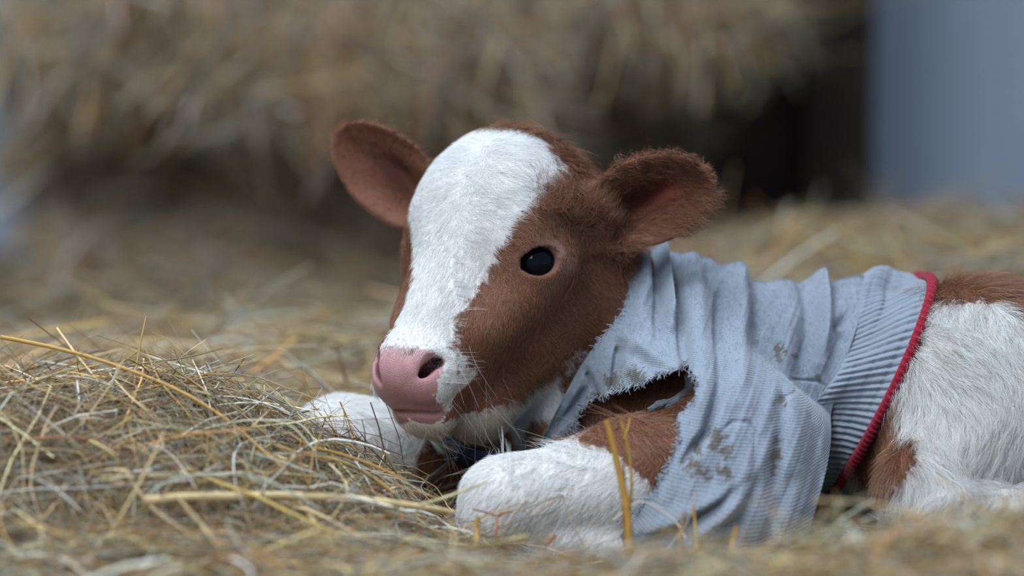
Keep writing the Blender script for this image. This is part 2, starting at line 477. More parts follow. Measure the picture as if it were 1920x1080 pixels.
# bare pink nose with a few brown freckles
SPOTS = [(.2225, .0170, .0032), (.2205, .0200, .0022), (.2255, .0185, .0016), (.2150, -.014, .0022), (.2460, .0160, .0011), (.2190, -.0100, .0014), (.2120, .001, .0016), (.2165, .029, .0012), (.213, .006, .001)]
pk = np.zeros(len(BV)); pk[bpink] = 1
nose_c = PINKC * (1 + 0.10 * noise3(BV, 60, 3, 2)[:, None])
low = smoothstep(.232, .256, bq[:, 0])[:, None]  # shade on the lower nose under overhead light, mixed into the pink
nose_c = nose_c * (1 - low * 0.65) + np.array([.29, .13, .11]) * low * 0.65
skin = np.where(bpink[:, None], nose_c, skin)
for u, v, r in SPOTS:
    dd = np.hypot(bq[:, 0] - u + 0.0, bq[:, 1] - v) + 0.0004 * noise3(BV, 400, 8)
    k = (smoothstep(r * 1.1, r * .6, dd) * (bq[:, 2] > -.02))[:, None] * 0.8
    skin = skin * (1 - k) + np.array([.10, .035, .03]) * k
_dun = sdf_head(BV)
# nostril lining and mouth are dark red, ear hollows bare and reddish, lids dark
for s in (1, -1):
    k = (smoothstep(-.0012, -.0050, _dun) * (bq[:, 0] > .205) * (np.abs(bq[:, 1]) > .006) * (bq[:, 2] > -.021))[:, None]
    skin = skin * (1 - k) + np.array([.11, .025, .025]) * k
    de = np.linalg.norm(BV - EYE_C[s], axis=1); 
    ed = (BV - EYE_C[s]) @ EYE_N[s]
    k = (smoothstep(EYE_R + .0050, EYE_R + .0022, de) * (ed > .004))[:, None]
    skin = skin * (1 - k) + (np.array([.17, .085, .07]) * (1 - smoothstep(.0012, .0002, de - EYE_R)[:, None] * .8)) * k
    k = (smoothstep(.031, .028, de) * smoothstep(EYE_R + .0026, EYE_R + .004, de) * (((BV - EYE_C[s]) @ UP) > .004) * (ed > 0))[:, None]
    skin = skin * (1 - k) + np.array([.25, .145, .12]) * k
    a, b, c = ear_local(BV, s)
    k = (np.exp(-((b + 0.004 - 0.12 * (a - 0.03)) / 0.016) ** 2) * np.exp(-((a - 0.050) / 0.030) ** 2) * (np.abs(c) < .05))[:, None]
    skin = skin * (1 - k) + (np.array([.20, .045, .035]) if s > 0 else np.array([.16, .06, .045])) * k
M_skin = mat('calf_skin', rough=0.62, attr='Col', spec=0.3, bump=(0.0008, 900))
M_nose = mat('calf_nose', rough=0.40, attr='Col', spec=0.45, bump=(0.0012, 1300), sss=0.15)
fp = bpink[BF].mean(1) > 0.5
calf = mesh_obj('calf', BV, BF, [M_skin, M_nose], col=skin, mat_idx=fp.astype(int))
tag(calf, 'brown and white calf lying on hay in a torn grey sweater', 'calf')
# --- fur
tri = np.concatenate([BF[:, [0, 1, 2]], BF[:, [0, 2, 3]]])
A3, B3, C3 = BV[tri[:, 0]], BV[tri[:, 1]], BV[tri[:, 2]]
tarea = 0.5 * np.linalg.norm(np.cross(B3 - A3, C3 - A3), axis=1)
tcen = (A3 + B3 + C3) / 3
COVER = poly_xz([(1192, 520), (1205, 440), (1250, 440), (1420, 470), (1770, 480), (1728, 545), (1690, 640), (1652, 730), (1622, 800), (1588, 868), (1540, 1030), (1200, 1040), (1190, 940),
                 (1250, 880), (1290, 780), (1320, 705), (1285, 670), (1190, 705), (1100, 750), (1030, 830), (1120, 690)], 0.05)
def density(c):
    q = to_head(c)
    hd = np.linalg.norm((q - np.array([.11, 0, -.06])) / np.array([.17, .13, .14]), axis=1)
    w = np.where(hd < 1, 1.0, 0.42)
    ear = np.zeros(len(c), bool)
    for s in (1, -1):
        a, b, cc = ear_local(c, s); ear |= (a > 0) & (a < .13) & (np.abs(b) < .05) & (np.abs(cc) < .045)
    w = np.where(ear, .55, w)
    w = np.where(c[:, 0] > .5, .12, w)
    w = np.where(c[:, 1] > .22, w * .3, w)
    w = np.where(c[:, 2] < .0, 0, w)
    cov = in_poly(c[:, 0], c[:, 2], COVER) & ((c[:, 0] > .06))
    w = np.where(cov, 0, w)
    return w
wt = tarea * density(tcen)
NH = 400000
cum = np.cumsum(wt); ti = np.searchsorted(cum, rng.random(NH) * cum[-1]).clip(0, len(tri) - 1)
r1, r2 = rng.random(NH), rng.random(NH); m = r1 + r2 > 1; r1[m], r2[m] = 1 - r1[m], 1 - r2[m]
R = A3[ti] + (B3 - A3)[ti] * r1[:, None] + (C3 - A3)[ti] * r2[:, None]
FN = nrm(np.cross(B3 - A3, C3 - A3))
VN = np.zeros_like(BV)
for k in range(3): np.add.at(VN, tri[:, k], np.cross(B3 - A3, C3 - A3))
VN = nrm(VN)
N = nrm(VN[tri[ti, 0]] * (1 - r1 - r2)[:, None] + VN[tri[ti, 1]] * r1[:, None] + VN[tri[ti, 2]] * r2[:, None])
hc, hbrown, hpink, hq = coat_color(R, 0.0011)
keep = ~hpink
_q1 = to_head(R)
_e = (_q1[:, 0] < .233) & hpink
_nk = np.minimum(sd_cone(_q1, NOSA[1], NOSB[1], .008, .010), sd_cone(_q1, NOSA[-1], NOSB[-1], .008, .010))
_e &= _nk > 0
keep |= _e & (rng.random(NH) < .70 * smoothstep(.233, .219, _q1[:, 0]))
for s in (1, -1):
    de = np.linalg.norm(R - EYE_C[s], axis=1); ed = (R - EYE_C[s]) @ EYE_N[s]
    keep &= ~((de < EYE_R + .0042) & (ed > 0))
    keep &= ~((de < .0288) & (((R - EYE_C[s]) @ UP) > .006) & (ed > 0) & (rng.random(NH) < .9))
    k1 = sd_cone(hq, NOSA[s], NOSB[s], .0045, .0065)
    keep &= k1 > 0
earm = {}
for s in (1, -1):
    a, b, c = ear_local(R, s)
    e = EAR[s]
    rr = np.sqrt(((a - e['ca']) / (e['L'] / 2)) ** 2 + (b / e['rb']) ** 2)
    ism = (a > 0) & (a < .13) & (np.abs(b) < .05) & (np.abs(c) < .045)
    inner = ism & ((N @ e['ax'][2]) > 0.0) & (rr < .93)
    earm[s] = (ism, inner, a, b, rr)
    bare = np.exp(-((b + 0.004 - 0.12 * (a - 0.03)) / 0.014) ** 2) * np.exp(-((a - 0.052) / 0.030) ** 2)
    keep &= ~(inner & (rng.random(NH) < bare * (1.1 if s > 0 else 0.9)))
    if s < 0: keep &= ~(inner & (rng.random(NH) < .5))
sel = np.where(keep)[0]
R, N, hc, hbrown, hq = R[sel], N[sel], hc[sel], hbrown[sel], hq[sel]
earm = {s: tuple(x[sel] for x in earm[s]) for s in earm}
n = len(R)
q = to_head(R)
hd = np.linalg.norm((q - np.array([.11, 0, -.06])) / np.array([.17, .13, .15]), axis=1)
# flow
flow = np.tile(cvec(0.8, 0.05, -0.6), (n, 1))                       # body: backwards and down
leg = (R[:, 2] < W(0, 800, 0)[2]) & (R[:, 0] < .17) & (R[:, 0] > -.25) & (hd > .95)
flow[leg] = cvec(-0.75, 0, -0.65)
thigh = (R[:, 0] > .30)
flow[thigh] = nrm(cvec(0.25, -0.1, -1.0) + np.stack([0.9 * noise3(R[thigh], 7, 91), 0 * R[thigh, 0], 0.4 * noise3(R[thigh], 7, 92)], 1))
neck = (hd > .9) & (R[:, 0] < .14) & (R[:, 2] > W(0, 830, 0)[2])
flow[neck] = cvec(0.35, 0.1, -0.9)
fl = np.zeros((n, 3))
fl[:, 0] = q[:, 0] - np.clip(q[:, 0], .035, .080) + 0.002; fl[:, 1] = (q[:, 1] - .012 + .010 * noise3(R, 30, 57, 2)) * 1.3
fl[:, 1] *= 1 - .88 * smoothstep(.11, .17, q[:, 0])
fl[:, :2] += .008 * rng.normal(size=(n, 2))
blz = q[:, 2] > -.03
side = np.stack([np.full(n, .75), np.sign(q[:, 1]) * .15, np.full(n, -.55)], 1)
t = smoothstep(-.012, -.040, q[:, 2])[:, None]
fl = nrm(fl) * (1 - t) + side * t
chinm = (q[:, 2] < -.08)
fl[chinm] = np.array([.25, 0.1, -.9])
_wv = .25 + .45 * smoothstep(.13, .04, q[:, 0]) * smoothstep(-.05, -.01, q[:, 2])
fl[:, 0] += _wv * noise3(R, 26, 51, 2); fl[:, 1] += _wv * noise3(R, 26, 52, 2)
hm = (hd < 1.0) & ~neck | ((hd < 1.08) & ~neck & ~leg)
flow[hm] = (nrm(fl) @ HM)[hm]
length = np.full(n, .0150); length[leg] = .0085
length[thigh] = .022
length[neck] = .010
LH = .0058 + .0016 * noise3(R, 30, 53, 2)
LH = LH + .0055 * smoothstep(.12, .05, q[:, 0]) * smoothstep(-.04, -.01, q[:, 2])
LH = LH - .0030 * smoothstep(.17, .22, q[:, 0]) * (q[:, 2] > -.05)
LH = LH + .0075 * smoothstep(-.075, -.110, q[:, 2]) * smoothstep(.10, .2, q[:, 0])
poll = (q[:, 0] < .016) & (q[:, 2] > -.10) & hbrown
tuft = np.exp(-(((q[:, 0] - .045) / .014) ** 2 + ((q[:, 1] - .072) / .014) ** 2)) * hbrown
LH = LH + .009 * tuft
LH[poll] = (.007 + .009 * np.abs(noise3(R[poll], 60, 54))) * (.40 + .60 * smoothstep(-.01, .025, q[poll, 1]))
eyed = np.linalg.norm(R - EYE_C[1], axis=1)
LH = LH * (1 - .55 * smoothstep(.037, .029, eyed))
LH = np.where((q[:, 0] > .21) & (q[:, 2] < -.03) & (q[:, 2] > -.075), np.minimum(LH, .0045), LH)
length[hm] = LH[hm]
for s in (1, -1):
    ism, inner, a, b, rr = earm[s]
    e = EAR[s]
    out = e['ax'][0] * 0.8 + (e['ax'][1] * (1 if s > 0 else -1)) * (b / e['rb'])[:, None] * 0.8
    flow[ism] = nrm(out)[ism]
    length[ism] = .006
    rim = ism & (rr > .80)
    length[rim] = .0075
    if s > 0:
        length[inner] = .011
        lowr = ism & (b * 1 < -.012) & (rr > .55)
        length[lowr] = .017
    else:
        length[inner] = .004; length[rim] = .004
length *= rng.uniform(.7, 1.15, n)
lift = np.full(n, .42); lift[hm] = .30; lift[poll] = .9; lift[thigh] = .6
lift += .4 * tuft
for s in (1, -1): lift[earm[s][0]] = .45
# clumps
def clump_key(P, cell, seed):
    g = np.floor(P / cell + 0.35 * np.stack([noise3(P, .5 / cell, seed + i) for i in range(3)], 1)).astype(np.int64)
    return (g[:, 0] * 73856093) ^ (g[:, 1] * 19349663) ^ (g[:, 2] * 83492791)
def cl_rand(key, seed, k=3):
    x = (key[:, None] * np.array([1, 7, 13][:k]) + seed * 9176) % 1000003
    return ((np.sin(x * 12.9898) * 43758.5453) % 1.0) * 2 - 1
key = np.where(R[:, 0] > .30, clump_key(R, .0070, 12), clump_key(R, .0035, 11))
crand = cl_rand(key, 3)
uk, inv = np.unique(key, return_inverse=True)
cnt = np.bincount(inv); cc = np.stack([np.bincount(inv, R[:, k]) / cnt for k in range(3)], 1)[inv]
flow = flow - N * (flow * N).sum(1, keepdims=True)
flow = nrm(flow + 0.22 * crand + 0.16 * rng.normal(size=(n, 3)))
flow = flow - N * (flow * N).sum(1, keepdims=True) * 0.8
KP = 5
ts = np.linspace(0, 1, KP)
PT = np.zeros((n, KP, 3), np.float32)
curl = np.where(poll | (tuft > .3), 1.5, np.where(hm & ~hbrown & (q[:, 0] < .13), .28, 0.12))
side_v = nrm(np.cross(N, flow))
ph = crand[:, 0] * 3.14
clumpf = np.where(poll | (tuft > .3), .75, 0) + np.where(poll | (tuft > .3), 0, 1) * np.where(hm, .30, np.where(thigh, .62, .48))
for i, t in enumerate(ts):
    d = N * (lift * (t - 0.42 * t * t))[:, None] * length[:, None] * 1.2 + flow * (length * (t * (0.45 + 0.55 * t)))[:, None]
    w = np.sin(t * (4.5 + 2 * crand[:, 1]) + ph) - np.sin(ph)
    d = d + side_v * (curl * w * length * 0.45)[:, None]
    p = R + d
    cdir = cc - R
    cdir = cdir - N * (cdir * N).sum(1, keepdims=True)
    p = p + cdir * (clumpf * t)[:, None]
    PT[:, i] = p
rootoff = -N * 0.0004
PT[:, 0] += rootoff
def hair_object(name, PT, rad, col, material, parent):
    n, K = PT.shape[:2]
    hc_ = bpy.data.hair_curves.new(name)
    hc_.add_curves([K] * n)
    hc_.attributes['position'].data.foreach_set('vector', PT.astype(np.float32).ravel() - np.tile(np.array(parent.location, np.float32), n * K))
    ra = hc_.attributes.get('radius') or hc_.attributes.new('radius', 'FLOAT', 'POINT')
    ra.data.foreach_set('value', rad.astype(np.float32).ravel())
    ca = hc_.attributes.new('Col', 'FLOAT_COLOR', 'CURVE')
    c4 = np.ones((n, 4), np.float32); c4[:, :3] = col
    ca.data.foreach_set('color', c4.ravel())
    hc_.materials.append(material)
    o = bpy.data.objects.new(name, hc_); scene.collection.objects.link(o)
    o.parent = parent
    return o
M_fur = mat('fur', rough=0.42, attr='Col', spec=0.35)
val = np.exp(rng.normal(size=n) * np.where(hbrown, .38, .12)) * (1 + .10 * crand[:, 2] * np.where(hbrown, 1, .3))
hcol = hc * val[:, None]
_k = smoothstep(.036, .028, eyed)[:, None] * .45 * hbrown[:, None]
hcol = hcol * (1 - _k) + np.array([.27, .165, .135]) * _k
dark_poll = (poll | (tuft > .3))
hcol[dark_poll] *= np.array([.70, .58, .55])
tan = hbrown & (rng.random(n) < .17)
hcol[tan] = hcol[tan] * .6 + np.array([.42, .26, .18]) * .5
for s in (1, -1):
    i_ = earm[s][1]; bb = earm[s][3]
    hcol[i_] *= (1.15 - .55 * np.exp(-((bb[i_] - .004) / .018) ** 2))[:, None]
    if s < 0: hcol[earm[s][0]] *= np.array([1.02, 1.10, 1.22])
rad0 = np.where(hm, .000075, .000095)
for s in (1, -1): rad0[earm[s][0]] = .00008
prof = np.array([1.0, .95, .8, .55, .15])
fur = hair_object('fur', PT, rad0[:, None] * prof[None], np.clip(hcol, 0, .9), M_fur, calf)
tag(fur, kind='stuff')
# --- eyes
M_eye = mat('eyeball', color=(.003, .004, .007), rough=0.02, spec=0.13)
M_lens = mat('iris', color=(.012, .010, .010), rough=0.25, spec=0.4)
def uv_sphere(r, seg=48, ring=24, sq=(1, 1, 1)):
    th = np.linspace(0, np.pi, ring + 1); ph = np.linspace(0, 2 * np.pi, seg, endpoint=False)
    T, Q = np.meshgrid(th, ph, indexing='ij')
    V = np.stack([np.sin(T) * np.cos(Q), np.sin(T) * np.sin(Q), np.cos(T)], -1) * r * np.array(sq)
    idx = np.arange((ring + 1) * seg).reshape(ring + 1, seg)
    F = np.stack([idx[:-1], idx[1:], np.roll(idx, -1, 1)[1:], np.roll(idx, -1, 1)[:-1]], -1).reshape(-1, 4)
    return V.reshape(-1, 3), F
for s in (1, -1):
    V_, F_ = uv_sphere(EYE_R)
    ax = frame_from(EYE_A[s], EYE_N[s])
    bulge = np.ones(len(V_))
    eye = mesh_obj('eye', V_ * bulge[:, None] @ ax + EYE_C[s], F_, [M_eye], calf, loc=EYE_C[s])
    tag(eye, 'glossy dark eye')
# --- eyelashes
def lashes(s):
    ax = frame_from(EYE_A[s], EYE_N[s]); up = 1.0 if (ax[1] @ UP) > 0 else -1.0
    pts = []
    m_ = 190
    for i in range(m_):
        a = rng.uniform(.22, 2.85) if i < 150 else rng.uniform(-2.7, -.5)
        ca, sa = math.cos(a), math.sin(a) * up
        base = EYE_C[s] + ax[0] * ca * .0185 + ax[1] * sa * .0140 + ax[2] * (.0118)
        base = EYE_C[s] + nrm(base - EYE_C[s]) * (EYE_R + .0022)
        d0 = nrm(ax[2] * 1.0 + ax[1] * sa * .25 + ax[0] * ca * .35 + rng.normal(size=3) * .12)
        d1 = nrm(ax[2] * .4 + ax[1] * up * (-.55 if i < 150 else -.5) + ax[0] * ca * .6 + rng.normal(size=3) * .15)
        L_ = rng.uniform(.006, .0105) if i < 150 else rng.uniform(.002, .004)
        pts.append([base + d0 * L_ * t * (1 - .3 * t) + d1 * L_ * .7 * t * t for t in ts])
    return np.array(pts)
M_lash = mat('eyelash', color=(.03, .015, .012), rough=.5, attr='Col')
for s in (1, -1):
    L_ = lashes(s)
    o = hair_object('eyelashes', L_, np.full((len(L_), KP), .00009) * prof, np.tile([.035, .016, .012], (len(L_), 1)), M_lash, calf)
    tag(o, kind='stuff')
# --- whiskers
wp = []
cand = np.where((hq[:, 0] > .195) & (hq[:, 2] < -.015) & (hq[:, 1] > -.02) & (hq[:, 2] > -.11))[0]
for i in rng.choice(cand, 75, replace=False):
    L_ = rng.uniform(.015, .042)
    d0 = nrm(N[i] * .8 + flow[i] * .5 + rng.normal(size=3) * .25)
    d1 = nrm(np.array([.15, 0, -.9]) + rng.normal(size=3) * .5)
    wp.append([R[i] + d0 * L_ * t + d1 * L_ * .55 * t * t for t in np.linspace(0, 1, 8)])
wp = np.array(wp)
o = hair_object('whiskers', wp, np.full((len(wp), 8), .00008) * np.linspace(1, .3, 8), np.tile([.6, .55, .5], (len(wp), 1)), M_fur, calf)
tag(o, 'fine pale whiskers', kind='stuff')
# ---------------------------------------------------------------- sweater worn by the calf
def sdf_cloth_base(P, sleeve=True):
    C = lambda a, b, r1, r2: sd_cone(P, W(*a), W(*b), r1, r2)
    d = smin(C((1290, 728, .15), (1680, 745, .14), .0955, .0925), C((1680, 745, .14), (2000, 745, .15), .0925, .0945), .05)
    d = smin(d, sd_ell(P, W(1835, 742, .055), None, (.098, .088, .100)), .035)
    d = smin(d, C((1010, 520, .13), (1215, 665, .14), .054, .087), .05)
    d = smin(d, C((1060, 760, .13), (1230, 830, .14), .072, .080), .04)
    if not sleeve: return d - .0065
    d = smin(d, C((1270, 730, .05), (1350, 850, -.015), .062, .060), .05)
    d = smin(d, C((1350, 850, -.015), (1315, 990, -.045), .060, .070), .06)
    d = smin(d, C((1420, 900, -.01), (1450, 985, -.02), .050, .055), .05)
    d = smin(d, C((1250, 740, .22), (1180, 860, .20), .068, .056), .05)
    return d - .0065
def seg_dist(X, Z, pl):
    best = np.full(len(X), 1e9); along = np.zeros(len(X))
    tot = 0; segs = []
    for a, b in zip(pl[:-1], pl[1:]): segs.append((a, b, tot)); tot += np.linalg.norm(b - a)
    for a, b, t0 in segs:
        ab = b - a; L = ab @ ab
        h = np.clip(((X - a[0]) * ab[0] + (Z - a[1]) * ab[1]) / L, 0, 1)
        d = np.hypot(X - a[0] - h * ab[0], Z - a[1] - h * ab[1])
        m = d < best
        best = np.where(m, d, best); along = np.where(m, (t0 + h * math.sqrt(L)) / tot, along)
    return best, along
FOLDS = [  # polyline, amplitude (m), width (px)
    ([(1232, 470), (1240, 520), (1240, 560), (1229, 622)], -.013, 9),
    ([(1266, 470), (1270, 530), (1277, 590), (1273, 680)], -.026, 8),
    ([(1250, 465), (1256, 540), (1254, 600)], .010, 12),
    ([(1212, 475), (1214, 540), (1190, 600)], .006, 14),
    ([(1305, 470), (1312, 560), (1300, 680), (1285, 770)], .006, 18),
    ([(1352, 560), (1343, 610), (1333, 690), (1304, 770), (1262, 822)], -.013, 9),
    ([(1161, 640), (1152, 690), (1146, 735)], -.012, 7),
    ([(1100, 694), (1123, 752)], -.007, 6),
    ([(1176, 632), (1217, 655), (1273, 676)], .012, 15),
    ([(1170, 668), (1200, 690), (1262, 690)], .010, 16),
    ([(1562, 684), (1543, 786), (1530, 893)], -.001, 8),
    ([(1585, 640), (1573, 618), (1600, 590)], -.005, 7),
    ([(1426, 470), (1432, 560), (1420, 640)], -.006, 14),
    ([(1402, 470), (1392, 600), (1368, 715)], .008, 16),
    ([(1338, 470), (1345, 520)], .003, 16),
    ([(1562, 470), (1555, 590), (1540, 680)], .010, 13),
    ([(1534, 470), (1524, 600), (1500, 700)], -.006, 12),
    ([(1590, 470), (1586, 560)], -.006, 9),
    ([(1446, 700), (1436, 770), (1424, 830), (1418, 900)], -.007, 12),
    ([(1490, 560), (1470, 700), (1470, 800), (1440, 940)], .006, 22),
    ([(1180, 940), (1235, 915), (1300, 885), (1355, 862)], .006, 14),
    ([(1190, 975), (1250, 935), (1316, 893), (1372, 850)], -.008, 10),
    ([(1200, 1010), (1290, 930), (1360, 880), (1420, 770)], .006, 14),
    ([(1300, 1010), (1350, 940), (1385, 860), (1392, 780)], -.005, 12),
    ([(1400, 1000), (1420, 930), (1470, 830)], -.005, 13),
    ([(1500, 960), (1505, 860), (1500, 760)], -.005, 12),
    ([(1440, 719), (1480, 711), (1530, 715), (1548, 722)], -.0022, 3),
    ([(1330, 765), (1350, 752), (1376, 752), (1390, 770), (1386, 805)], -.0018, 3),
    ([(1060, 760), (1095, 700), (1150, 560)], .004, 14),
    ([(1045, 810), (1080, 760), (1105, 720)], -.005, 8),
]
FOLDS = [(np.array([[W(x, y, .04)[0], W(x, y, .04)[2]] for x, y in p]), a, w * PXM) for p, a, w in FOLDS]
def axis_at(s):
    keys = [(-.3, (913, 624, .115)), (0.0, (1088, 668, .128)), (0.32, (1275, 715, .142)), (0.70, (1490, 730, .142)), (1.0, (1632, 718, .140)), (1.25, (1762, 718, .14))]
    P = np.stack([W(*k[1]) for k in keys]); S = np.array([k[0] for k in keys])
    return np.stack([np.interp(s, S, P[:, i]) for i in range(3)], -1)
def e1_at(s):
    a, b = cvec(.444, 0, .896), cvec(.40, 0, .916)
    return nrm(a[None] * (1 - s)[:, None] + b[None] * s[:, None])
E2 = cvec(0.0, -1, 0.0)
def drape(S, T, folds=True, sleeve=True):
    """point on the cloth for station S and angle T (flat arrays); T=0 is up, pi/2 faces the viewer"""
    C = axis_at(S); e1 = e1_at(S)
    d = e1 * np.cos(T)[:, None] + E2[None] * np.sin(T)[:, None]
    r = np.full(len(S), .32)
    for it in range(26):
        r = r - 0.85 * sdf_cloth_base(C + d * r[:, None], sleeve)
    P = C + d * r[:, None]
    if folds:
        near = smoothstep(-.35, .15, np.sin(T))
        disp = np.zeros(len(S))
        for pl, a, w in FOLDS:
            dist, al = seg_dist(P[:, 0], P[:, 2], pl)
            fade = np.minimum(smoothstep(0, .15, al) + (P[:, 2] > .27), 1) * smoothstep(1, .8, al)
            disp += 1.3 * a * np.exp(-(dist / w) ** 2) * (0.35 + 0.65 * fade)
        disp *= near
        q = np.stack([S * 6, np.cos(T) * .35, np.sin(T) * .35], 1)
        disp += .0022 * noise3(q, 1.6, 201, 2) + (1 - near) * .006 * np.sin(S * 24 + 2 * np.sin(T))
        lo_ = -.012 + .007 * smoothstep(W(1262, 0, .05)[0], W(1238, 0, .05)[0], P[:, 0]) * smoothstep(.20, .25, P[:, 2])
        disp = np.where(disp < 0, lo_ * np.tanh(disp / lo_), disp)
        disp += .004 * near * np.exp(-((P[:, 0] - W(1255, 0, .05)[0]) / .05) ** 2) * smoothstep(.24, .30, P[:, 2]) 
        P = P + d * disp[:, None]
    return P, d
NS, NT = 470, 900
sg = np.linspace(-0.01, 1.0, NS); tg = np.linspace(0, 2 * np.pi, NT, endpoint=False)
S_, T_ = np.meshgrid(sg, tg, indexing='ij')
def band_start(T):
    # station where the ribbed band begins: wide over the back, narrow at the belly
    up = np.cos(T)
    return .80 - .03 * up + .05 * smoothstep(.2, -.7, up)
bs = band_start(T_)
Sx = S_ * 1.0
Tn = np.where(T_ > np.pi, T_ - 2 * np.pi, T_)
s0 = -.07 * np.exp(-(Tn / .40) ** 2) + .045 * np.exp(-((Tn - .95) / .45) ** 2)
Sx = np.where(S_ > 0, s0 + S_ * (bs - s0), s0)
SP, SD = drape(Sx.ravel(), T_.ravel())
idx = np.arange(NS * NT).reshape(NS, NT)
SF = np.stack([idx[:-1], idx[1:], np.roll(idx, -1, 1)[1:], np.roll(idx, -1, 1)[:-1]], -1).reshape(-1, 4)
HOLE = poly_xz([(1076, 819), (1096, 764), (1136, 743), (1189, 714), (1233, 687), (1266, 674), (1284, 674), (1298, 698), (1290, 728), (1271, 745),
                (1255, 760), (1262, 775), (1267, 791), (1250, 820), (1244, 831), (1222, 876), (1187, 920), (1158, 968), (1130, 1120), (860, 1120), (860, 870), (1004, 858)], .0)
fc = SP[SF].mean(1)
wob = np.stack([noise3(fc, 120, 301, 2), noise3(fc, 120, 302, 2)], 1) * .0022
cut = in_poly(fc[:, 0] + wob[:, 0], fc[:, 2] + wob[:, 1], HOLE) & (fc[:, 1] < .135)
# the far sleeve opening and ragged neck edge
SF = SF[~cut]
cloth_mask_edge = None
used = np.unique(SF); remap = np.full(len(SP), -1); remap[used] = np.arange(len(used))
SPu = SP[used]; SFu = remap[SF]
Tu = T_.ravel()[used]; Su = Sx.ravel()[used]
def stains(P):
    k = np.zeros(len(P))
    for (x, y, r) in [(1328, 788, 13), (1345, 812, 10), (1290, 812, 9), (1322, 806, 9), (1283, 838, 13), (1471, 668, 9), (1469, 680, 7), (1500, 680, 5), (1432, 825, 12), (1436, 800, 8),
                      (1448, 735, 9), (1150, 720, 16), (1190, 700, 14), (1170, 745, 12), (1122, 762, 14), (1340, 850, 12), (1305, 850, 9), (1545, 720, 6), (1430, 850, 10)]:
        c = W(x, y, 0)
        dd = np.hypot(P[:, 0] - c[0], P[:, 2] - c[2]) / (r * PXM * 1.25)
        k = np.maximum(k, smoothstep(1.05, .55, dd + .85 * noise3(P, 150, 400, 3)))
    return k * (P[:, 1] < .12)
def cloth_col(P, extra=0):
    base = np.array([.200, .232, .282]) * (1 + .05 * noise3(P, 25, 61, 2)[:, None] + .05 * noise3(P, 700, 62, 2)[:, None])
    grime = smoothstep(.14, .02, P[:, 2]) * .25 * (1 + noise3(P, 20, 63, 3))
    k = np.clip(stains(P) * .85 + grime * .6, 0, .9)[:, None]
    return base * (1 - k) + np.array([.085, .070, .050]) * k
def knit_mat(name, period_attr=True):
    m = mat(name, rough=.85, attr='Col', spec=.15, sheen=.25)
    nt = m.node_tree; b = nt.nodes['Principled BSDF']
    at = nt.nodes.new('ShaderNodeAttribute'); at.attribute_name = 'knit'
    sep = nt.nodes.new('ShaderNodeSeparateXYZ'); nt.links.new(at.outputs['Vector'], sep.inputs[0])
    def sine(sock, k):
        mu = nt.nodes.new('ShaderNodeMath'); mu.operation = 'MULTIPLY'; mu.inputs[1].default_value = k; nt.links.new(sock, mu.inputs[0])
        si = nt.nodes.new('ShaderNodeMath'); si.operation = 'SINE'; nt.links.new(mu.outputs[0], si.inputs[0]); return si.outputs[0]
    a = sine(sep.outputs[1], 2 * math.pi / .0013); c = sine(sep.outputs[0], 2 * math.pi / .0030)
    ad = nt.nodes.new('ShaderNodeMath'); ad.operation = 'MULTIPLY_ADD'; ad.inputs[1].default_value = 0.0
    nt.links.new(c, ad.inputs[0]); nt.links.new(a, ad.inputs[2])
    bp = nt.nodes.new('ShaderNodeBump'); bp.inputs['Distance'].default_value = .00018; bp.inputs['Strength'].default_value = .8
    nt.links.new(ad.outputs[0], bp.inputs['Height']); nt.links.new(bp.outputs['Normal'], b.inputs['Normal'])
    return m
M_knit = knit_mat('grey_knit')
def add_knit_attr(o, S, T):
    a = o.data.attributes.new('knit', 'FLOAT_VECTOR', 'POINT')
    v = np.stack([S * .27, T * .115, 0 * S], 1).astype(np.float32)
    a.data.foreach_set('vector', v.ravel())
sweater = mesh_obj('sweater', SPu, SFu, [M_knit], calf, col=cloth_col(SPu))
add_knit_attr(sweater, Su, np.where(Tu > np.pi * 1.5, Tu - 2 * np.pi, Tu))
so = sweater.modifiers.new('thick', 'SOLIDIFY'); so.thickness = .0028; so.offset = -1
tag(sweater, 'light grey knit sweater torn open over the foreleg')
# ribbed band
NB, NR = 46, 1320
T1 = np.linspace(0, 2 * np.pi, NR, endpoint=False)
U_, TT = np.meshgrid(np.linspace(0, 1, NB), T1, indexing='ij')
b0 = band_start(TT) - .01 - .10 * smoothstep(.3, .8, np.sin(TT)) * smoothstep(.3, -.4, np.cos(TT))
SB = b0 + (1.0 - b0) * U_
BP, BD = drape(SB.ravel(), TT.ravel(), sleeve=False)
BP = BP + BD * .0005
puck = .004 * np.sin(TT * 9 + 1) * np.exp(-((U_ - .25) / .3) ** 2) + .003 * np.sin(TT * 5 + U_ * 4)
rib = np.cos(TT * 112 + 2.0 * np.sin(U_ * 2.0))
ribd = (.0030 * (np.clip((rib + 1) / 2, 0, 1) ** .55) - .0015) * smoothstep(0, .10, U_)
BP = BP + BD * (ribd + puck).ravel()[:, None]
# gather slightly at the hem
idx = np.arange(NB * NR).reshape(NB, NR)
BFc = np.stack([idx[:-1], idx[1:], np.roll(idx, -1, 1)[1:], np.roll(idx, -1, 1)[:-1]], -1).reshape(-1, 4)
band = mesh_obj('rib_band', BP, BFc, [M_knit], None, col=cloth_col(BP) * .92)
add_knit_attr(band, SB.ravel() * 0.8, np.where(TT > np.pi * 1.5, TT - 2 * np.pi, TT).ravel() * 0.3)
so = band.modifiers.new('thick', 'SOLIDIFY'); so.thickness = .003; so.offset = -1
band.parent = sweater; tag(band, 'deeply ribbed grey waistband')
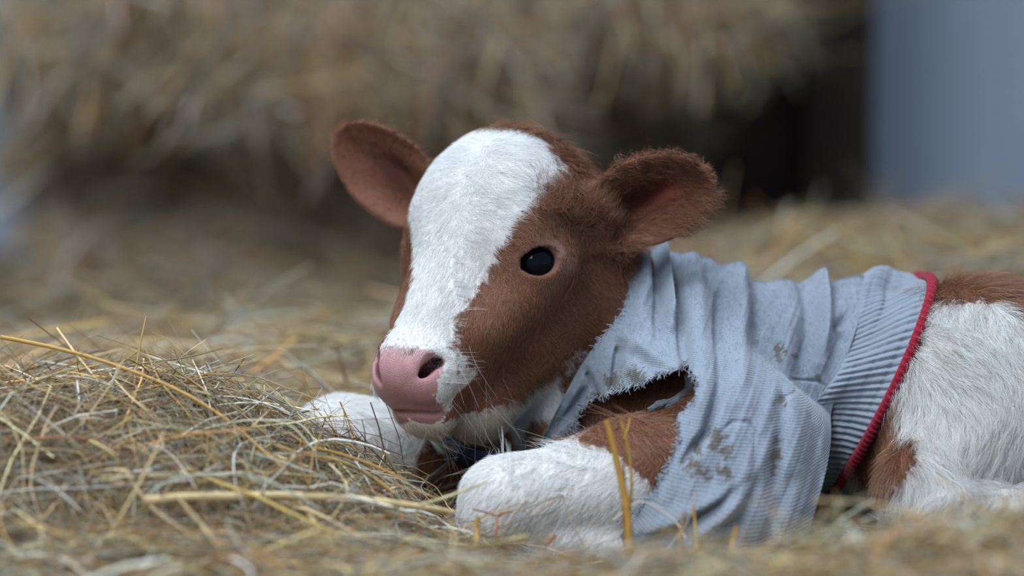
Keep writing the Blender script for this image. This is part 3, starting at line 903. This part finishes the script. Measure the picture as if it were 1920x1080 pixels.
# crocheted red edge
NE = 2400
te = np.linspace(0, 2 * np.pi, NE, endpoint=False)
EP, ED = drape(np.full(NE, 1.0), te, sleeve=False)
EP = EP + ED * (.0020 + .003 * np.sin(te * 5 + 4))[:, None]
tang = nrm(np.roll(EP, -1, 0) - np.roll(EP, 1, 0)); bin_ = nrm(np.cross(tang, ED)); nor = np.cross(bin_, tang)
KA = 12
ang = np.linspace(0, 2 * np.pi, KA, endpoint=False)
st = te * 96
rad = .0041 * (1 + .20 * np.abs(np.sin(te * 78)))
rr_ = rad[:, None] * (1 + .10 * np.sin(ang[None] + te[:, None] * 156))
EV = EP[:, None] + rr_[..., None] * (np.cos(ang)[None, :, None] * nor[:, None] + np.sin(ang)[None, :, None] * bin_[:, None])
idx = np.arange(NE * KA).reshape(NE, KA)
EF = np.stack([idx, np.roll(idx, -1, 0), np.roll(np.roll(idx, -1, 0), -1, 1), np.roll(idx, -1, 1)], -1).reshape(-1, 4)
M_red = mat('red_yarn', color=(.23, .008, .024), rough=.85, spec=.15, sheen=.1, vary=(.35, 300), bump=(.001, 900))
trim = mesh_obj('crochet_edge', EV.reshape(-1, 3), EF, [M_red], None)
trim.parent = sweater; tag(trim, 'dark red crocheted edge')
# frayed yarn along the torn edge
ed = {}
for f in SFu:
    for a, b in ((f[0], f[1]), (f[1], f[2]), (f[2], f[3]), (f[3], f[0])):
        k = (a, b) if a < b else (b, a); ed[k] = ed.get(k, 0) + 1
be = np.array([k for k, c in ed.items() if c == 1])
bm_ = SPu[be].mean(1)
torn = be[(bm_[:, 1] < .13) & (Su[be].mean(1) > .01) & (Su[be].mean(1) < .75)]
M_yarn = mat('loose_yarn', rough=.8, attr='Col', spec=.15)
fr = []
for a, b in torn[rng.integers(0, len(torn), 1500)]:
    p = SPu[a] * rng.random() + SPu[b] * (1 - 0); p = SPu[a] + (SPu[b] - SPu[a]) * rng.random()
    c = np.array([W(1200, 800, 0)[0], p[1], W(1200, 800, 0)[2]])
    d = nrm(nrm(c - p) * .5 + rng.normal(size=3) * .7 + np.array([0, -.5, 0]))
    d2 = rng.normal(size=3)
    L_ = rng.uniform(.0015, .005)
    fr.append([p + d * L_ * t + d2 * L_ * .35 * t * t for t in ts])
fr = np.array(fr)
fo = hair_object('frayed_yarn', fr, np.full((len(fr), KP), .00025), np.tile([.36, .40, .47], (len(fr), 1)) * rng.uniform(.6, 1.1, (len(fr), 1)), M_yarn, sweater)
tag(fo, kind='stuff')
# soft fuzz on the knit
fi = rng.integers(0, len(SFu), 60000)
p = SPu[SFu[fi, 0]] * .5 + SPu[SFu[fi, 2]] * .5 + rng.normal(size=(60000, 3)) * .0004
nn = nrm(np.cross(SPu[SFu[fi, 1]] - SPu[SFu[fi, 0]], SPu[SFu[fi, 3]] - SPu[SFu[fi, 0]]))
nn *= np.sign((nn * (p - axis_at(np.full(len(p), .5)))).sum(1, keepdims=True))
sel_ = p[:, 1] < .16
p, nn = p[sel_], nn[sel_]
d1 = nrm(nn + .8 * rng.normal(size=p.shape)); d2 = rng.normal(size=p.shape) * .6
L_ = rng.uniform(.0010, .0024, len(p))
FZ = p[:, None] + d1[:, None] * (L_[:, None] * ts)[..., None] + d2[:, None] * (L_[:, None] * ts ** 2)[..., None]
fz = hair_object('knit_fuzz', FZ, np.full((len(FZ), KP), .00006), cloth_col(p) * 1.1, M_yarn, sweater)
tag(fz, kind='stuff')
# collar under the throat
M_navy = mat('navy_webbing', color=(.008, .012, .035), rough=.6, spec=.3, bump=(.0006, 700))
cp = np.array([W(*p) for p in [(806, 780, .15), (832, 826, .11), (885, 858, .065), (955, 868, .055), (1035, 854, .06), (1060, 810, .075), (1098, 722, .08), (1180, 640, .08), (1245, 560, .10), (1262, 520, .15), (1210, 530, .22), (1080, 600, .24), (930, 690, .22), (845, 745, .19)]])
n_ = 200; m_ = len(cp)
uu = np.linspace(0, m_, n_, endpoint=False); ii = uu.astype(int); tt_ = (uu - ii)[:, None]
p0, p1, p2, p3 = cp[(ii - 1) % m_], cp[ii % m_], cp[(ii + 1) % m_], cp[(ii + 2) % m_]
CP = .5 * (2 * p1 + (p2 - p0) * tt_ + (2 * p0 - 5 * p1 + 4 * p2 - p3) * tt_ ** 2 + (-p0 + 3 * p1 - 3 * p2 + p3) * tt_ ** 3)
f_ = lambda P: smin(sdf_neck(P), sdf_body(P), .03)
tight = smoothstep(4.0, 5.2, uu) * smoothstep(12.9, 11.8, uu)
for it in range(4):
    g_ = nrm(grad(f_, CP)); CP = CP - g_ * ((f_(CP) + .002) * tight)[:, None]
lowd = f_(CP)
CP = CP + nrm(grad(f_, CP)) * np.maximum(0, .004 * (1 - tight) - .002 * tight - lowd)[:, None]
dd_ = nrm(grad(f_, CP)); tn_ = nrm(np.roll(CP, -1, 0) - np.roll(CP, 1, 0)); a3 = nrm(np.cross(tn_, dd_))
hw = .0125 - .004 * tight[:, None]
ring_ = np.stack([CP + a3 * hw + dd_ * .0005, CP + a3 * hw + dd_ * .003, CP + dd_ * .0042, CP - a3 * hw + dd_ * .003, CP - a3 * hw + dd_ * .0005, CP - dd_ * .0002], 1)
idx = np.arange(n_ * 6).reshape(n_, 6)
CF = np.stack([idx, np.roll(idx, -1, 0), np.roll(np.roll(idx, -1, 0), -1, 1), np.roll(idx, -1, 1)], -1).reshape(-1, 4)
collar = mesh_obj('collar', ring_.reshape(-1, 3), CF, [M_navy], calf)
tag(collar, 'dark navy neck collar')

# curled strips of cloth on the torn edge
def roll(pts, r0, r1, name='torn_flap'):
    P = np.array([W(*p) for p in pts]); Q = np.vstack([2 * P[0] - P[1], P, 2 * P[-1] - P[-2]]); out = []
    for i in range(len(P) - 1):
        q0, q1, q2, q3 = Q[i:i + 4]
        for t in np.linspace(0, 1, 8, endpoint=False):
            out.append(.5 * ((2 * q1) + (-q0 + q2) * t + (2 * q0 - 5 * q1 + 4 * q2 - q3) * t * t + (-q0 + 3 * q1 - 3 * q2 + q3) * t ** 3))
    P = np.array(out + [P[-1]]); n = len(P)
    T = nrm(np.gradient(P, axis=0)); A = nrm(np.cross(T, [0, 1, .2])); B = np.cross(T, A)
    ph = np.linspace(0, 2.6 * np.pi, 34); tt = np.linspace(0, 1, n)
    rad = (r0 + (r1 - r0) * tt) * (1 + .15 * np.sin(tt * 17))
    rr = rad[:, None] * (1 - .55 * ph / ph[-1])[None]
    V = P[:, None] + rr[..., None] * (np.cos(ph)[None, :, None] * A[:, None] + np.sin(ph)[None, :, None] * B[:, None])
    V = V.reshape(-1, 3) + .0006 * np.stack([noise3(V.reshape(-1, 3), 150, k) for k in range(3)], 1)
    idx = np.arange(n * 34).reshape(n, 34)
    F = np.stack([idx[:-1, :-1], idx[1:, :-1], idx[1:, 1:], idx[:-1, 1:]], -1).reshape(-1, 4)
    o = mesh_obj(name, V, F, [M_knit], None, col=cloth_col(V)); o.parent = sweater
    add_knit_attr(o, V[:, 0] * 4, V[:, 2] * 8)
    m = o.modifiers.new('thick', 'SOLIDIFY'); m.thickness = .002
    return o
roll([(1296, 700, -.012), (1290, 730, -.014), (1268, 750, -.018), (1240, 756, -.022), (1216, 768, -.026)], .0062, .0030)
roll([(1246, 758, -.018), (1266, 776, -.020), (1271, 800, -.022), (1260, 826, -.026), (1240, 850, -.030)], .0048, .0060)
# ---------------------------------------------------------------- hay
GY = np.array([-1.3, -.7, -.45, -.25, -.15, -.05, .10, .30, .80, 1.3, 2.0, 2.7])
GX = np.array([-1.4, -.6, -.42, -.28, -.17, -.05, .08, .25, .50, .80, 1.6])
GZ = np.array([
    [.03, .03, .03, .03, .03, .03, .03, .03, .03, .03, .03],
    [.02, .02, .02, .02, .02, .03, .04, .06, .075, .08, .07],
    [.035, .035, .032, .03, .035, .055, .065, .080, .112, .116, .10],
    [.055, .055, .052, .045, .035, .022, .014, .036, .070, .075, .07],
    [.115, .120, .122, .108, .068, .016, .006, .014, .030, .035, .06],
    [.11, .112, .124, .132, .092, .012, .004, .004, .015, .03, .06],
    [.10, .105, .115, .115, .068, .004, .004, .004, .010, .02, .05],
    [.075, .075, .080, .080, .055, .010, .004, .008, .020, .03, .06],
    [.06, .065, .080, .085, .080, .065, .070, .105, .130, .140, .13],
    [.015, .02, .035, .050, .055, .055, .080, .120, .150, .165, .16],
    [.0, .0, .0, .005, .015, .030, .070, .110, .130, .145, .14],
    [.0, .0, .0, .0, .0, .0, .030, .050, .060, .070, .07]])
def ground(x, y):
    def ax(G, v):
        i = np.clip(np.searchsorted(G, v) - 1, 0, len(G) - 2)
        t = np.clip((v - G[i]) / (G[i + 1] - G[i]), 0, 1)
        return i, t * t * (3 - 2 * t) * .5 + t * .5
    i, t = ax(GY, y); j, u = ax(GX, x)
    z = (GZ[i, j] * (1 - t) * (1 - u) + GZ[i + 1, j] * t * (1 - u) + GZ[i, j + 1] * (1 - t) * u + GZ[i + 1, j + 1] * t * u)
    P = np.stack([x, y, 0 * x], -1)
    bump = .010 * noise3(P, 5, 501, 3)
    bump = bump + .022 * noise3(P, 2.2, 502, 2) * smoothstep(.5, .9, y)
    k = np.clip(z / .05, 0, 1)
    return z + bump * k
PAL = np.array([(.40, .235, .070), (.52, .39, .20), (.33, .235, .125), (.20, .150, .100), (.38, .39, .33), (.19, .085, .035), (.66, .60, .48), (.30, .20, .08), (.27, .25, .20)])
def strands(base, up, az, length, radius, bend, tilt, colour, K=7, flat=.45, seed=0, sides=3):
    """many dry stalks as one mesh: vertices, faces, colours"""
    r = np.random.default_rng(seed); n = len(base)
    up = nrm(up)
    ref = np.where(np.abs(up[:, 2:3]) > .6, np.array([[1., 0, 0]]), np.array([[0, 0, 1.]]))
    e1 = nrm(np.cross(ref, up)); e2 = np.cross(up, e1)
    d = e1 * np.cos(az)[:, None] + e2 * np.sin(az)[:, None]
    s = np.cross(up, d)
    d = d * np.cos(tilt)[:, None] + up * np.sin(tilt)[:, None]
    u2 = nrm(np.cross(d, s)) * -1
    u2 = np.where((u2 * up).sum(1, keepdims=True) < 0, -u2, u2)
    t = np.linspace(-.5, .5, K)
    b1 = bend * r.normal(size=n); b2 = bend * r.normal(size=n) * .7; b3 = bend * r.normal(size=n) * .35
    kink = (r.random(n) < .22) * r.normal(size=n) * .5; kp = r.uniform(-.3, .3, n)
    P = np.zeros((n, K, 3))
    for i, tt in enumerate(t):
        kk = kink * np.maximum(0, tt - kp)
        P[:, i] = base + (d * tt + s * (b1 * (tt * tt * 4 - .33) * .25 + b3 * np.sin(tt * 9) * .15 + kk)[:, None] + u2 * (-(np.abs(b2)) * tt * tt + .05 * b3 * np.sin(tt * 7))[:, None]) * length[:, None]
    T = np.gradient(P, axis=1); T = T / np.maximum(np.linalg.norm(T, axis=2, keepdims=True), 1e-9)
    rv = nrm(r.normal(size=(n, 3)))[:, None]
    A = np.cross(T, rv); A /= np.maximum(np.linalg.norm(A, axis=2, keepdims=True), 1e-9)
    B = np.cross(T, A)
    prof = (1 - .55 * np.abs(np.linspace(-.6, 1, K)) ** 2)[None, :, None]
    rad = radius[:, None, None] * prof
    V = []
    for k in range(sides):
        a = 2 * math.pi * k / sides
        V.append(P + A * math.cos(a) * rad + B * math.sin(a) * rad * flat)
    V = np.stack(V, 2)
    idx = np.arange(n * K * sides).reshape(n, K, sides)
    q = np.stack([idx[:, :-1], idx[:, 1:], np.roll(idx, -1, 2)[:, 1:], np.roll(idx, -1, 2)[:, :-1]], -1).reshape(-1, 4)
    _c = np.repeat(P.reshape(-1, 3), sides, 0); _v = V.reshape(-1, 3)
    if (np.cross(_v[q[:, 1]] - _v[q[:, 0]], _v[q[:, 2]] - _v[q[:, 0]]) * (_v[q].mean(1) - _c[q].mean(1))).sum() < 0: q = q[:, ::-1]
    C = np.repeat(colour, K * sides, axis=0)
    return V.reshape(-1, 3), q, C
def palette(n, r, w):
    w = np.array(w, float); w /= w.sum()
    c = PAL[r.choice(len(PAL), n, p=w)]
    return np.clip(c * np.exp(r.normal(size=(n, 1)) * .34) * np.exp(r.normal(size=(n, 3)) * .05), 0, .9)
M_hay = mat('hay', rough=.55, attr='Col', spec=.35)
M_haybase = mat('hay_base', rough=.95, attr='Col', spec=.1, vary=(.4, 60))
def hay_patch(name, label, x0, x1, y0, y1, n, lmin, lmax, rmin, rmax, weights, seed, thick=.02, tilt=.22, bend=.5, step=.012, keepf=None, cmul=1.0):
    r = np.random.default_rng(seed)
    nx, ny = int((x1 - x0) / step) + 2, int((y1 - y0) / step) + 2
    X, Y = np.meshgrid(np.linspace(x0, x1, nx), np.linspace(y0, y1, ny), indexing='ij')
    Z = ground(X.ravel(), Y.ravel()).reshape(X.shape) - .012
    GV = np.stack([X, Y, np.maximum(Z, .0005)], -1).reshape(-1, 3)
    idx = np.arange(nx * ny).reshape(nx, ny)
    GF = np.stack([idx[:-1, :-1], idx[1:, :-1], idx[1:, 1:], idx[:-1, 1:]], -1).reshape(-1, 4)
    base_c = np.tile(np.array([.17, .125, .07]), (len(GV), 1)) * (1 + .3 * noise3(GV, 30, seed, 3)[:, None])
    x = r.uniform(x0, x1, n); y = r.uniform(y0, y1, n)
    dz = 0.01
    gx = (ground(x + dz, y) - ground(x - dz, y)) / (2 * dz); gy = (ground(x, y + dz) - ground(x, y - dz)) / (2 * dz)
    up = nrm(np.stack([-gx, -gy, np.ones(n)], 1))
    z = ground(x, y) - .006 + thick * r.random(n) ** 1.6
    base = np.stack([x, y, z], 1)
    L = lmin + (lmax - lmin) * r.random(n) ** 2.2
    R_ = rmin + (rmax - rmin) * r.random(n) ** 3
    tl = r.normal(size=n) * tilt
    az = r.uniform(0, 6.28, n)
    if keepf is not None:
        k = keepf(base, r)
        base, up, L, R_, tl, az = base[k], up[k], L[k], R_[k], tl[k], az[k]
    col = palette(len(base), r, weights) * cmul
    V, Q, C = strands(base, up, az, L, R_, bend, tl, col, seed=seed + 1)
    V[:, 2] = np.maximum(V[:, 2], .001)
    if name is None: return GV, GF, base_c, V, Q, C
    o = mesh_obj(name, np.concatenate([GV, V]), np.concatenate([GF, Q + len(GV)]), [M_haybase, M_hay], col=np.concatenate([base_c, C]),
                 mat_idx=np.concatenate([np.zeros(len(GF), int), np.ones(len(Q), int)]))
    tag(o, label, 'hay', kind='stuff')
    return o
def off_calf(P, r):
    d = sdf_calf(P)
    m = d > .008
    m &= ~((sdf_cloth_base(P) < .016) & (P[:, 0] > .05))
    return m
#      gold pale tan  dkbr grn  red  white ochre grey
WF = [1.6, 2.2, 2.0, 1.7, 1.3, .7, 0.9, 1.5, 1.2]
WBK = [1.2, 2.0, 2.5, 1.2, 1.2, .4, .8, 1.0, 1.5]
def mix2(*ps):
    Vs, Fs, Cs, Ms, off = [], [], [], [], 0
    for GV, GF, bc_, V, Q, C in ps:
        Vs += [GV, V]; Fs += [GF + off, Q + off + len(GV)]; Cs += [bc_, C]; Ms += [np.zeros(len(GF), int), np.ones(len(Q), int)]
        off += len(GV) + len(V)
    return np.concatenate(Vs), np.concatenate(Fs), np.concatenate(Cs), np.concatenate(Ms)
WT = [2.4, 2.6, 1.2, .6, 1.4, 1.0, 1.6, 1.6, .5]
a_ = hay_patch(None, '', -.78, -.02, -.34, .16, 25000, .025, .17, .00028, .0010, WF, 11, thick=.026, tilt=.36, bend=1.0, cmul=.74, keepf=off_calf)
b_ = hay_patch(None, '', -.78, -.02, -.34, .14, 2600, .04, .20, .0007, .0019, WT, 15, thick=.040, tilt=.26, bend=.35, keepf=off_calf)
V_, F_, C_, M_ = mix2(a_, b_)
tag(mesh_obj('hay_mound', V_, F_, [M_haybase, M_hay], col=C_, mat_idx=M_, out=False), 'sharp heap of fine golden and grey hay beside the calf\'s folded knees', 'hay', kind='stuff')
parts = [hay_patch(None, '', -.02, .95, -.34, .16, 9000, .03, .16, .00035, .0012, WF, 12, thick=.012, tilt=.20, bend=.6, keepf=off_calf),
         hay_patch(None, '', -.9, .95, -.95, -.34, 15000, .03, .18, .0005, .0018, WF, 13, thick=.030, tilt=.30, bend=.6),
         hay_patch(None, '', -1.5, 1.7, .16, 3.25, 30000, .06, .40, .0009, .0030, WBK, 14, thick=.030, tilt=.17, bend=.5, step=.03,
                   keepf=lambda P, r: ((P[:, 1] > .45) | off_calf(P, r)) & ~((P[:, 0] > .2) & (P[:, 0] < .86) & (P[:, 1] > 2.25)) & ~((P[:, 0] < .1) & (P[:, 1] > 1.15) & (r.random(len(P)) < .55)))]
parts.append(hay_patch(None, '', -1.2, 1.25, .28, 1.9, 2600, .08, .32, .0010, .0032, WT, 16, thick=.035, tilt=.42, bend=.4, step=.1, keepf=lambda P, r: ((P[:, 1] > .45) | off_calf(P, r)) & ~((P[:, 0] < .1) & (P[:, 1] > 1.45))))
Vs, Fs, Cs, Ms, off = [], [], [], [], 0
for GV, GF, bc_, V, Q, C in parts:
    Vs += [GV, V]; Fs += [GF + off, Q + off + len(GV)]; Cs += [bc_, C]; Ms += [np.zeros(len(GF), int), np.ones(len(Q), int)]
    off += len(GV) + len(V)
hb = mesh_obj('hay_bedding', np.concatenate(Vs), np.concatenate(Fs), [M_haybase, M_hay], col=np.concatenate(Cs), mat_idx=np.concatenate(Ms), out=False)
tag(hb, 'loose hay bedding spread over the whole barn floor around the calf', 'hay', kind='stuff')
# hay stack at the back: an overhanging shaggy heap with hollows below
def stack_y(x, z):
    """front face of the stack"""
    P = np.stack([x, 0 * x, z], -1)
    y = 2.05 + .10 * noise3(P, 1.6, 701, 2) + .05 * noise3(P, 5, 702, 2)
    y = y + .34 * np.exp(-((z - .15) / .13) ** 2) * (.6 + .4 * np.sin(x * 5 + 2.0)) - .10 * np.exp(-((z - .42) / .12) ** 2)
    y = y + .22 * smoothstep(.20, .50, x) + .50 * smoothstep(.0, .16, x) * smoothstep(.50, .36, z) + .12 * smoothstep(.62, 1.0, z)
    y = y + .16 * np.exp(-(((x + .62) / .16) ** 2 + ((z - .22) / .13) ** 2)) + .14 * np.exp(-(((x + .22) / .14) ** 2 + ((z - .24) / .07) ** 2))
    return y
r = np.random.default_rng(77)
nx, nz = 90, 60
X, Z = np.meshgrid(np.linspace(0, 1, nx), np.linspace(0, 1.25, nz), indexing='ij')
def xr(z): return .30 + .16 * smoothstep(.15, .50, z)
X = -.80 + X * (xr(Z) + .80)
Yf = np.minimum(stack_y(X.ravel(), Z.ravel()), 2.66).reshape(X.shape)
front = np.stack([X, Yf, Z], -1).reshape(-1, 3)
back = np.stack([X, np.full(X.shape, 2.68), Z], -1).reshape(-1, 3)
idx = np.arange(nx * nz).reshape(nx, nz); nb = nx * nz
F_ = [np.stack([idx[:-1, :-1], idx[1:, :-1], idx[1:, 1:], idx[:-1, 1:]], -1).reshape(-1, 4)]
F_.append(F_[0][:, ::-1] + nb)
for line in (idx[0], idx[-1][::-1], idx[:, -1], idx[:, 0][::-1]):
    F_.append(np.stack([line[:-1], line[1:], line[1:] + nb, line[:-1] + nb], -1))
SV = np.concatenate([front, back]); SFc = np.concatenate(F_)
scol = np.tile([.085, .068, .05], (len(SV), 1)) * (1 + .3 * noise3(SV, 6, 5, 3)[:, None])
n = 26000
z = 1.25 * r.random(n) ** .9; x = -.82 + r.random(n) * (xr(z) + .80)
y = np.minimum(stack_y(x, z), 2.66) - .05 * r.random(n) ** 2 + .01
e = .01
nx_ = (stack_y(x + e, z) - stack_y(x - e, z)) / (2 * e); nz_ = (stack_y(x, z + e) - stack_y(x, z - e)) / (2 * e)
up = nrm(np.stack([nx_, -np.ones(n), nz_], 1))
az = r.normal(size=n) * .75 + math.pi / 2
col = palette(n, r, [.3, 1.7, 2.4, 1.6, 1.3, .3, .9, .3, 3.0]) * np.array([1.20, 1.12, 1.10])
V, Q, C = strands(np.stack([x, y, z], 1), up, az, .08 + .34 * r.random(n) ** 2, .0010 + .0024 * r.random(n) ** 2, .6, r.normal(size=n) * .16, col, seed=78)
V[:, 2] = np.maximum(V[:, 2], .01); V[:, 1] = np.minimum(V[:, 1], 2.71)
o = mesh_obj('hay_stack', np.concatenate([SV, V]), np.concatenate([SFc, Q + len(SV)]), [M_haybase, M_hay], col=np.concatenate([scol, C]),
             mat_idx=np.concatenate([np.zeros(len(SFc), int), np.ones(len(Q), int)]), out=False)
tag(o, 'tall shaggy hay stack out of focus behind the calf', 'hay stack', kind='stuff')
# ---------------------------------------------------------------- single stalks that stand out
def stalk(label, pts, r0, r1, colour, flat=.6, node=True):
    P = np.array([W(*p) for p in pts])
    # Catmull-Rom resample
    Q = np.vstack([2 * P[0] - P[1], P, 2 * P[-1] - P[-2]]); out = []
    for i in range(len(P) - 1):
        p0, p1, p2, p3 = Q[i:i + 4]
        for t in np.linspace(0, 1, 9)[: 9 if i == len(P) - 2 else 8]:
            out.append(.5 * ((2 * p1) + (-p0 + p2) * t + (2 * p0 - 5 * p1 + 4 * p2 - p3) * t * t + (-p0 + 3 * p1 - 3 * p2 + p3) * t ** 3))
    P = np.array(out); n = len(P); K = 10
    T = nrm(np.gradient(P, axis=0))
    A = nrm(np.cross(T, np.array([.1, 1, .2]))); B = np.cross(T, A)
    tt = np.linspace(0, 1, n)
    rad = (r0 + (r1 - r0) * tt)
    if node:
        for c in (.31, .72): rad = rad * (1 + .30 * np.exp(-((tt - c) / .012) ** 2))
    ang = np.linspace(0, 2 * np.pi, K, endpoint=False)
    fl = 1 + .12 * np.cos(ang * 4)
    V = P[:, None] + rad[:, None, None] * fl[None, :, None] * (np.cos(ang)[None, :, None] * A[:, None] + flat * np.sin(ang)[None, :, None] * B[:, None])
    V = np.concatenate([V.reshape(-1, 3), P[:1], P[-1:]])
    idx = np.arange(n * K).reshape(n, K)
    F = np.stack([idx[:-1], idx[1:], np.roll(idx, -1, 1)[1:], np.roll(idx, -1, 1)[:-1]], -1).reshape(-1, 4)
    c0 = np.stack([np.full(K, n * K), idx[0], np.roll(idx[0], -1), np.roll(idx[0], -1)], 1)
    me_F = F
    col = np.tile(np.array(colour), (len(V), 1)) * (1 + .16 * noise3(V * np.array([1, 1, 1]), 90, 9, 2)[:, None])
    o = mesh_obj('straw_stalk', V, me_F, [M_hay], col=np.clip(col, 0, .9), loc=P[-1])
    tag(o, label, 'straw', 'loose straw stalks around the calf')
    return o
GOLD = (.46, .27, .075); PALE = (.60, .46, .24); BRN = (.22, .11, .045); GRN = (.42, .42, .28); TAN = (.42, .30, .16); WHT = (.66, .60, .48); OCH = (.40, .22, .05)
stalk('longest golden stalk sloping down across the heap beside the far knee', [(2, 632, -0.040), (70, 645, -0.054), (130, 659, -0.068), (202, 680, -0.081), (289, 712, -0.095), (356, 743, -0.109), (424, 786, -0.122), (481, 834, -0.136), (528, 876, -0.150)], .0017, .0009, GOLD)
stalk('thick pale stalk lying level across the front of the hay heap', [(268, 941, -0.230), (340, 934, -0.217), (419, 932, -0.203), (540, 930, -0.190), (680, 938, -0.177), (789, 951, -0.163), (851, 962, -0.150)], .0040, .0024, PALE, .6)
stalk('broad golden stalk standing upright in front of the sweater sleeve', [(1137, 787, -.17), (1147, 825, -.17), (1156, 862, -.17), (1168, 915, -.17), (1177, 968, -.17), (1181, 1045, -.17)], .0021, .0030, (.37, .20, .04), .4)
stalk('slim forked golden stalk right behind the broad upright one', [(1164, 788, -.15), (1172, 815, -.15), (1180, 852, -.15), (1184, 906, -.15), (1180, 960, -.15), (1178, 1020, -.16)], .0010, .0012, (.40, .23, .045))
stalk('short yellow tip of straw crossing the slim upright stalk', [(1182, 782, -.15), (1178, 800, -.15), (1171, 822, -.15)], .0006, .0009, GOLD)
stalk('thin reddish stalk between the two upright golden stalks', [(1170, 805, -.16), (1167, 840, -.16), (1171, 900, -.16), (1168, 960, -.16), (1174, 1030, -.16)], .0006, .0008, BRN)
stalk('cream straw stub leaning left on top of the heap', [(106, 615, -0.030), (128, 645, -0.037), (149, 673, -0.045), (175, 705, -0.052), (196, 735, -0.060)], .0012, .0010, PALE)
stalk('brown spike rising straight out of the heap', [(274, 592, -0.020), (268, 620, -0.028), (261, 655, -0.035), (255, 690, -0.043), (252, 720, -0.050)], .0006, .0010, (.30, .19, .05))
stalk('yellow stalk slanting down over the middle of the heap', [(349, 880, -0.180), (414, 907, -0.195), (481, 931, -0.210), (540, 960, -0.225), (630, 1000, -0.240)], .0017, .0011, (.50, .35, .10))
stalk('tan straw slanting steeply below the thick pale stalk', [(332, 931, -0.220), (352, 955, -0.247), (380, 988, -0.273), (433, 1061, -0.300)], .0016, .0019, TAN)
stalk('wide dull gold leaf at the bottom edge of the heap', [(236, 1008, -0.280), (289, 1037, -0.297), (345, 1062, -0.313), (400, 1092, -0.330)], .0034, .0030, (.36, .26, .06), .35)
stalk('whitish stem sloping beneath the middle of the heap', [(58, 858, -0.150), (100, 880, -0.163), (135, 897, -0.177), (190, 922, -0.190)], .0009, .0009, (.55, .46, .40))
stalk('grey green blade arching over the thick pale stalk', [(255, 948, -0.210), (300, 912, -0.212), (350, 893, -0.214), (457, 890, -0.216), (530, 915, -0.218), (600, 955, -0.220)], .0010, .0008, (.38, .42, .36), .4)
stalk('brown straw leaning against the left end of the thick pale stalk', [(232, 880, -0.180), (262, 925, -0.210), (300, 965, -0.240), (380, 1018, -0.270)], .0019, .0017, (.38, .27, .15))
stalk('pale yellow green stem pointing up at the near knee', [(913, 902, -.16), (895, 910, -.16), (869, 920, -.17), (830, 935, -.17), (789, 946, -.18)], .0008, .0013, (.55, .50, .28))
stalk('bent wiry stem forming a peak over the near foreleg', [(964, 962, -.12), (1000, 948, -.12), (1050, 930, -.12), (1058, 940, -.12), (1072, 979, -.13), (1094, 1022, -.14)], .0006, .0006, (.24, .20, .12), 1, False)
stalk('wiry stem dipping below the peak on the near foreleg', [(982, 958, -.12), (995, 966, -.12), (1006, 964, -.12), (1025, 950, -.12), (1051, 933, -.12)], .0005, .0005, (.30, .18, .10), 1, False)
stalk('kinked reddish stem lying on the near knee', [(886, 954, -.12), (912, 961, -.12), (935, 967, -.12), (951, 960, -.12)], .0007, .0007, BRN, 1, False)
stalk('rusty stem dropping from the kinked one on the near knee', [(962, 958, -.12), (936, 964, -.12), (932, 985, -.13), (928, 1015, -.14)], .0008, .0009, (.26, .10, .035), 1, False)
stalk('slanting dark stem beside the rusty one', [(988, 938, -.12), (966, 962, -.12), (952, 985, -.13), (940, 1012, -.14), (922, 1040, -.15)], .0005, .0007, (.22, .13, .08), 1, False)
stalk('short red brown stub on the lower foreleg', [(1041, 1002, -.14), (1032, 1013, -.14), (1021, 1024, -.14)], .0015, .0016, (.30, .13, .06))
stalk('hair thin pale stem curving over the sleeve hem', [(1150, 975, -.16), (1186, 946, -.16), (1212, 942, -.16), (1245, 959, -.16), (1272, 985, -.16), (1285, 1010, -.17)], .0004, .0005, WHT, 1, False)
stalk('slender stem leaning right in front of the sleeve', [(1303, 924, -.18), (1301, 945, -.18), (1290, 975, -.18), (1276, 998, -.18), (1240, 1045, -.19)], .0005, .0007, (.45, .36, .26))
stalk('golden spike standing in front of the sleeve', [(1300, 945, -.17), (1303, 980, -.17), (1308, 1030, -.18)], .0009, .0013, GOLD)
stalk('brown spike left of the golden one before the sleeve', [(1284, 957, -.18), (1276, 993, -.18), (1275, 1050, -.19)], .0009, .0013, (.34, .20, .07))
stalk('blurred gold spike right of the sleeve', [(1381, 985, -.24), (1376, 1010, -.24), (1370, 1050, -.25)], .0012, .0018, OCH)
stalk('ochre blade draped over the far knee', [(540, 812, -0.090), (585, 838, -0.098), (640, 852, -0.105), (700, 873, -0.112), (760, 900, -0.120)], .0014, .0010, OCH, .4)
stalk('second ochre blade just under the one on the far knee', [(500, 830, -0.100), (560, 850, -0.108), (630, 862, -0.115), (690, 890, -0.122), (740, 925, -0.130)], .0016, .0012, (.38, .23, .06), .4)
stalk('curly greenish tendril at the left of the far knee', [(505, 787, -0.090), (545, 789, -0.096), (572, 803, -0.102), (590, 830, -0.108), (594, 870, -0.114), (608, 905, -0.120)], .0005, .0006, (.42, .42, .32), 1, False)
stalk('thin pale arch over the heap beside the far knee', [(330, 822, -0.120), (400, 800, -0.125), (470, 788, -0.130), (540, 796, -0.135), (590, 845, -0.140)], .0006, .0006, (.50, .48, .34), 1, False)
stalk('upright gold stub just in front of the near knee', [(896, 968, -.18), (894, 995, -.18), (893, 1030, -.19)], .0014, .0018, OCH)
stalk('olive yellow stalk lying low before the near knee', [(990, 1005, -.24), (930, 1018, -.24), (870, 1030, -.24), (800, 1052, -.25)], .0013, .0018, (.46, .36, .12))
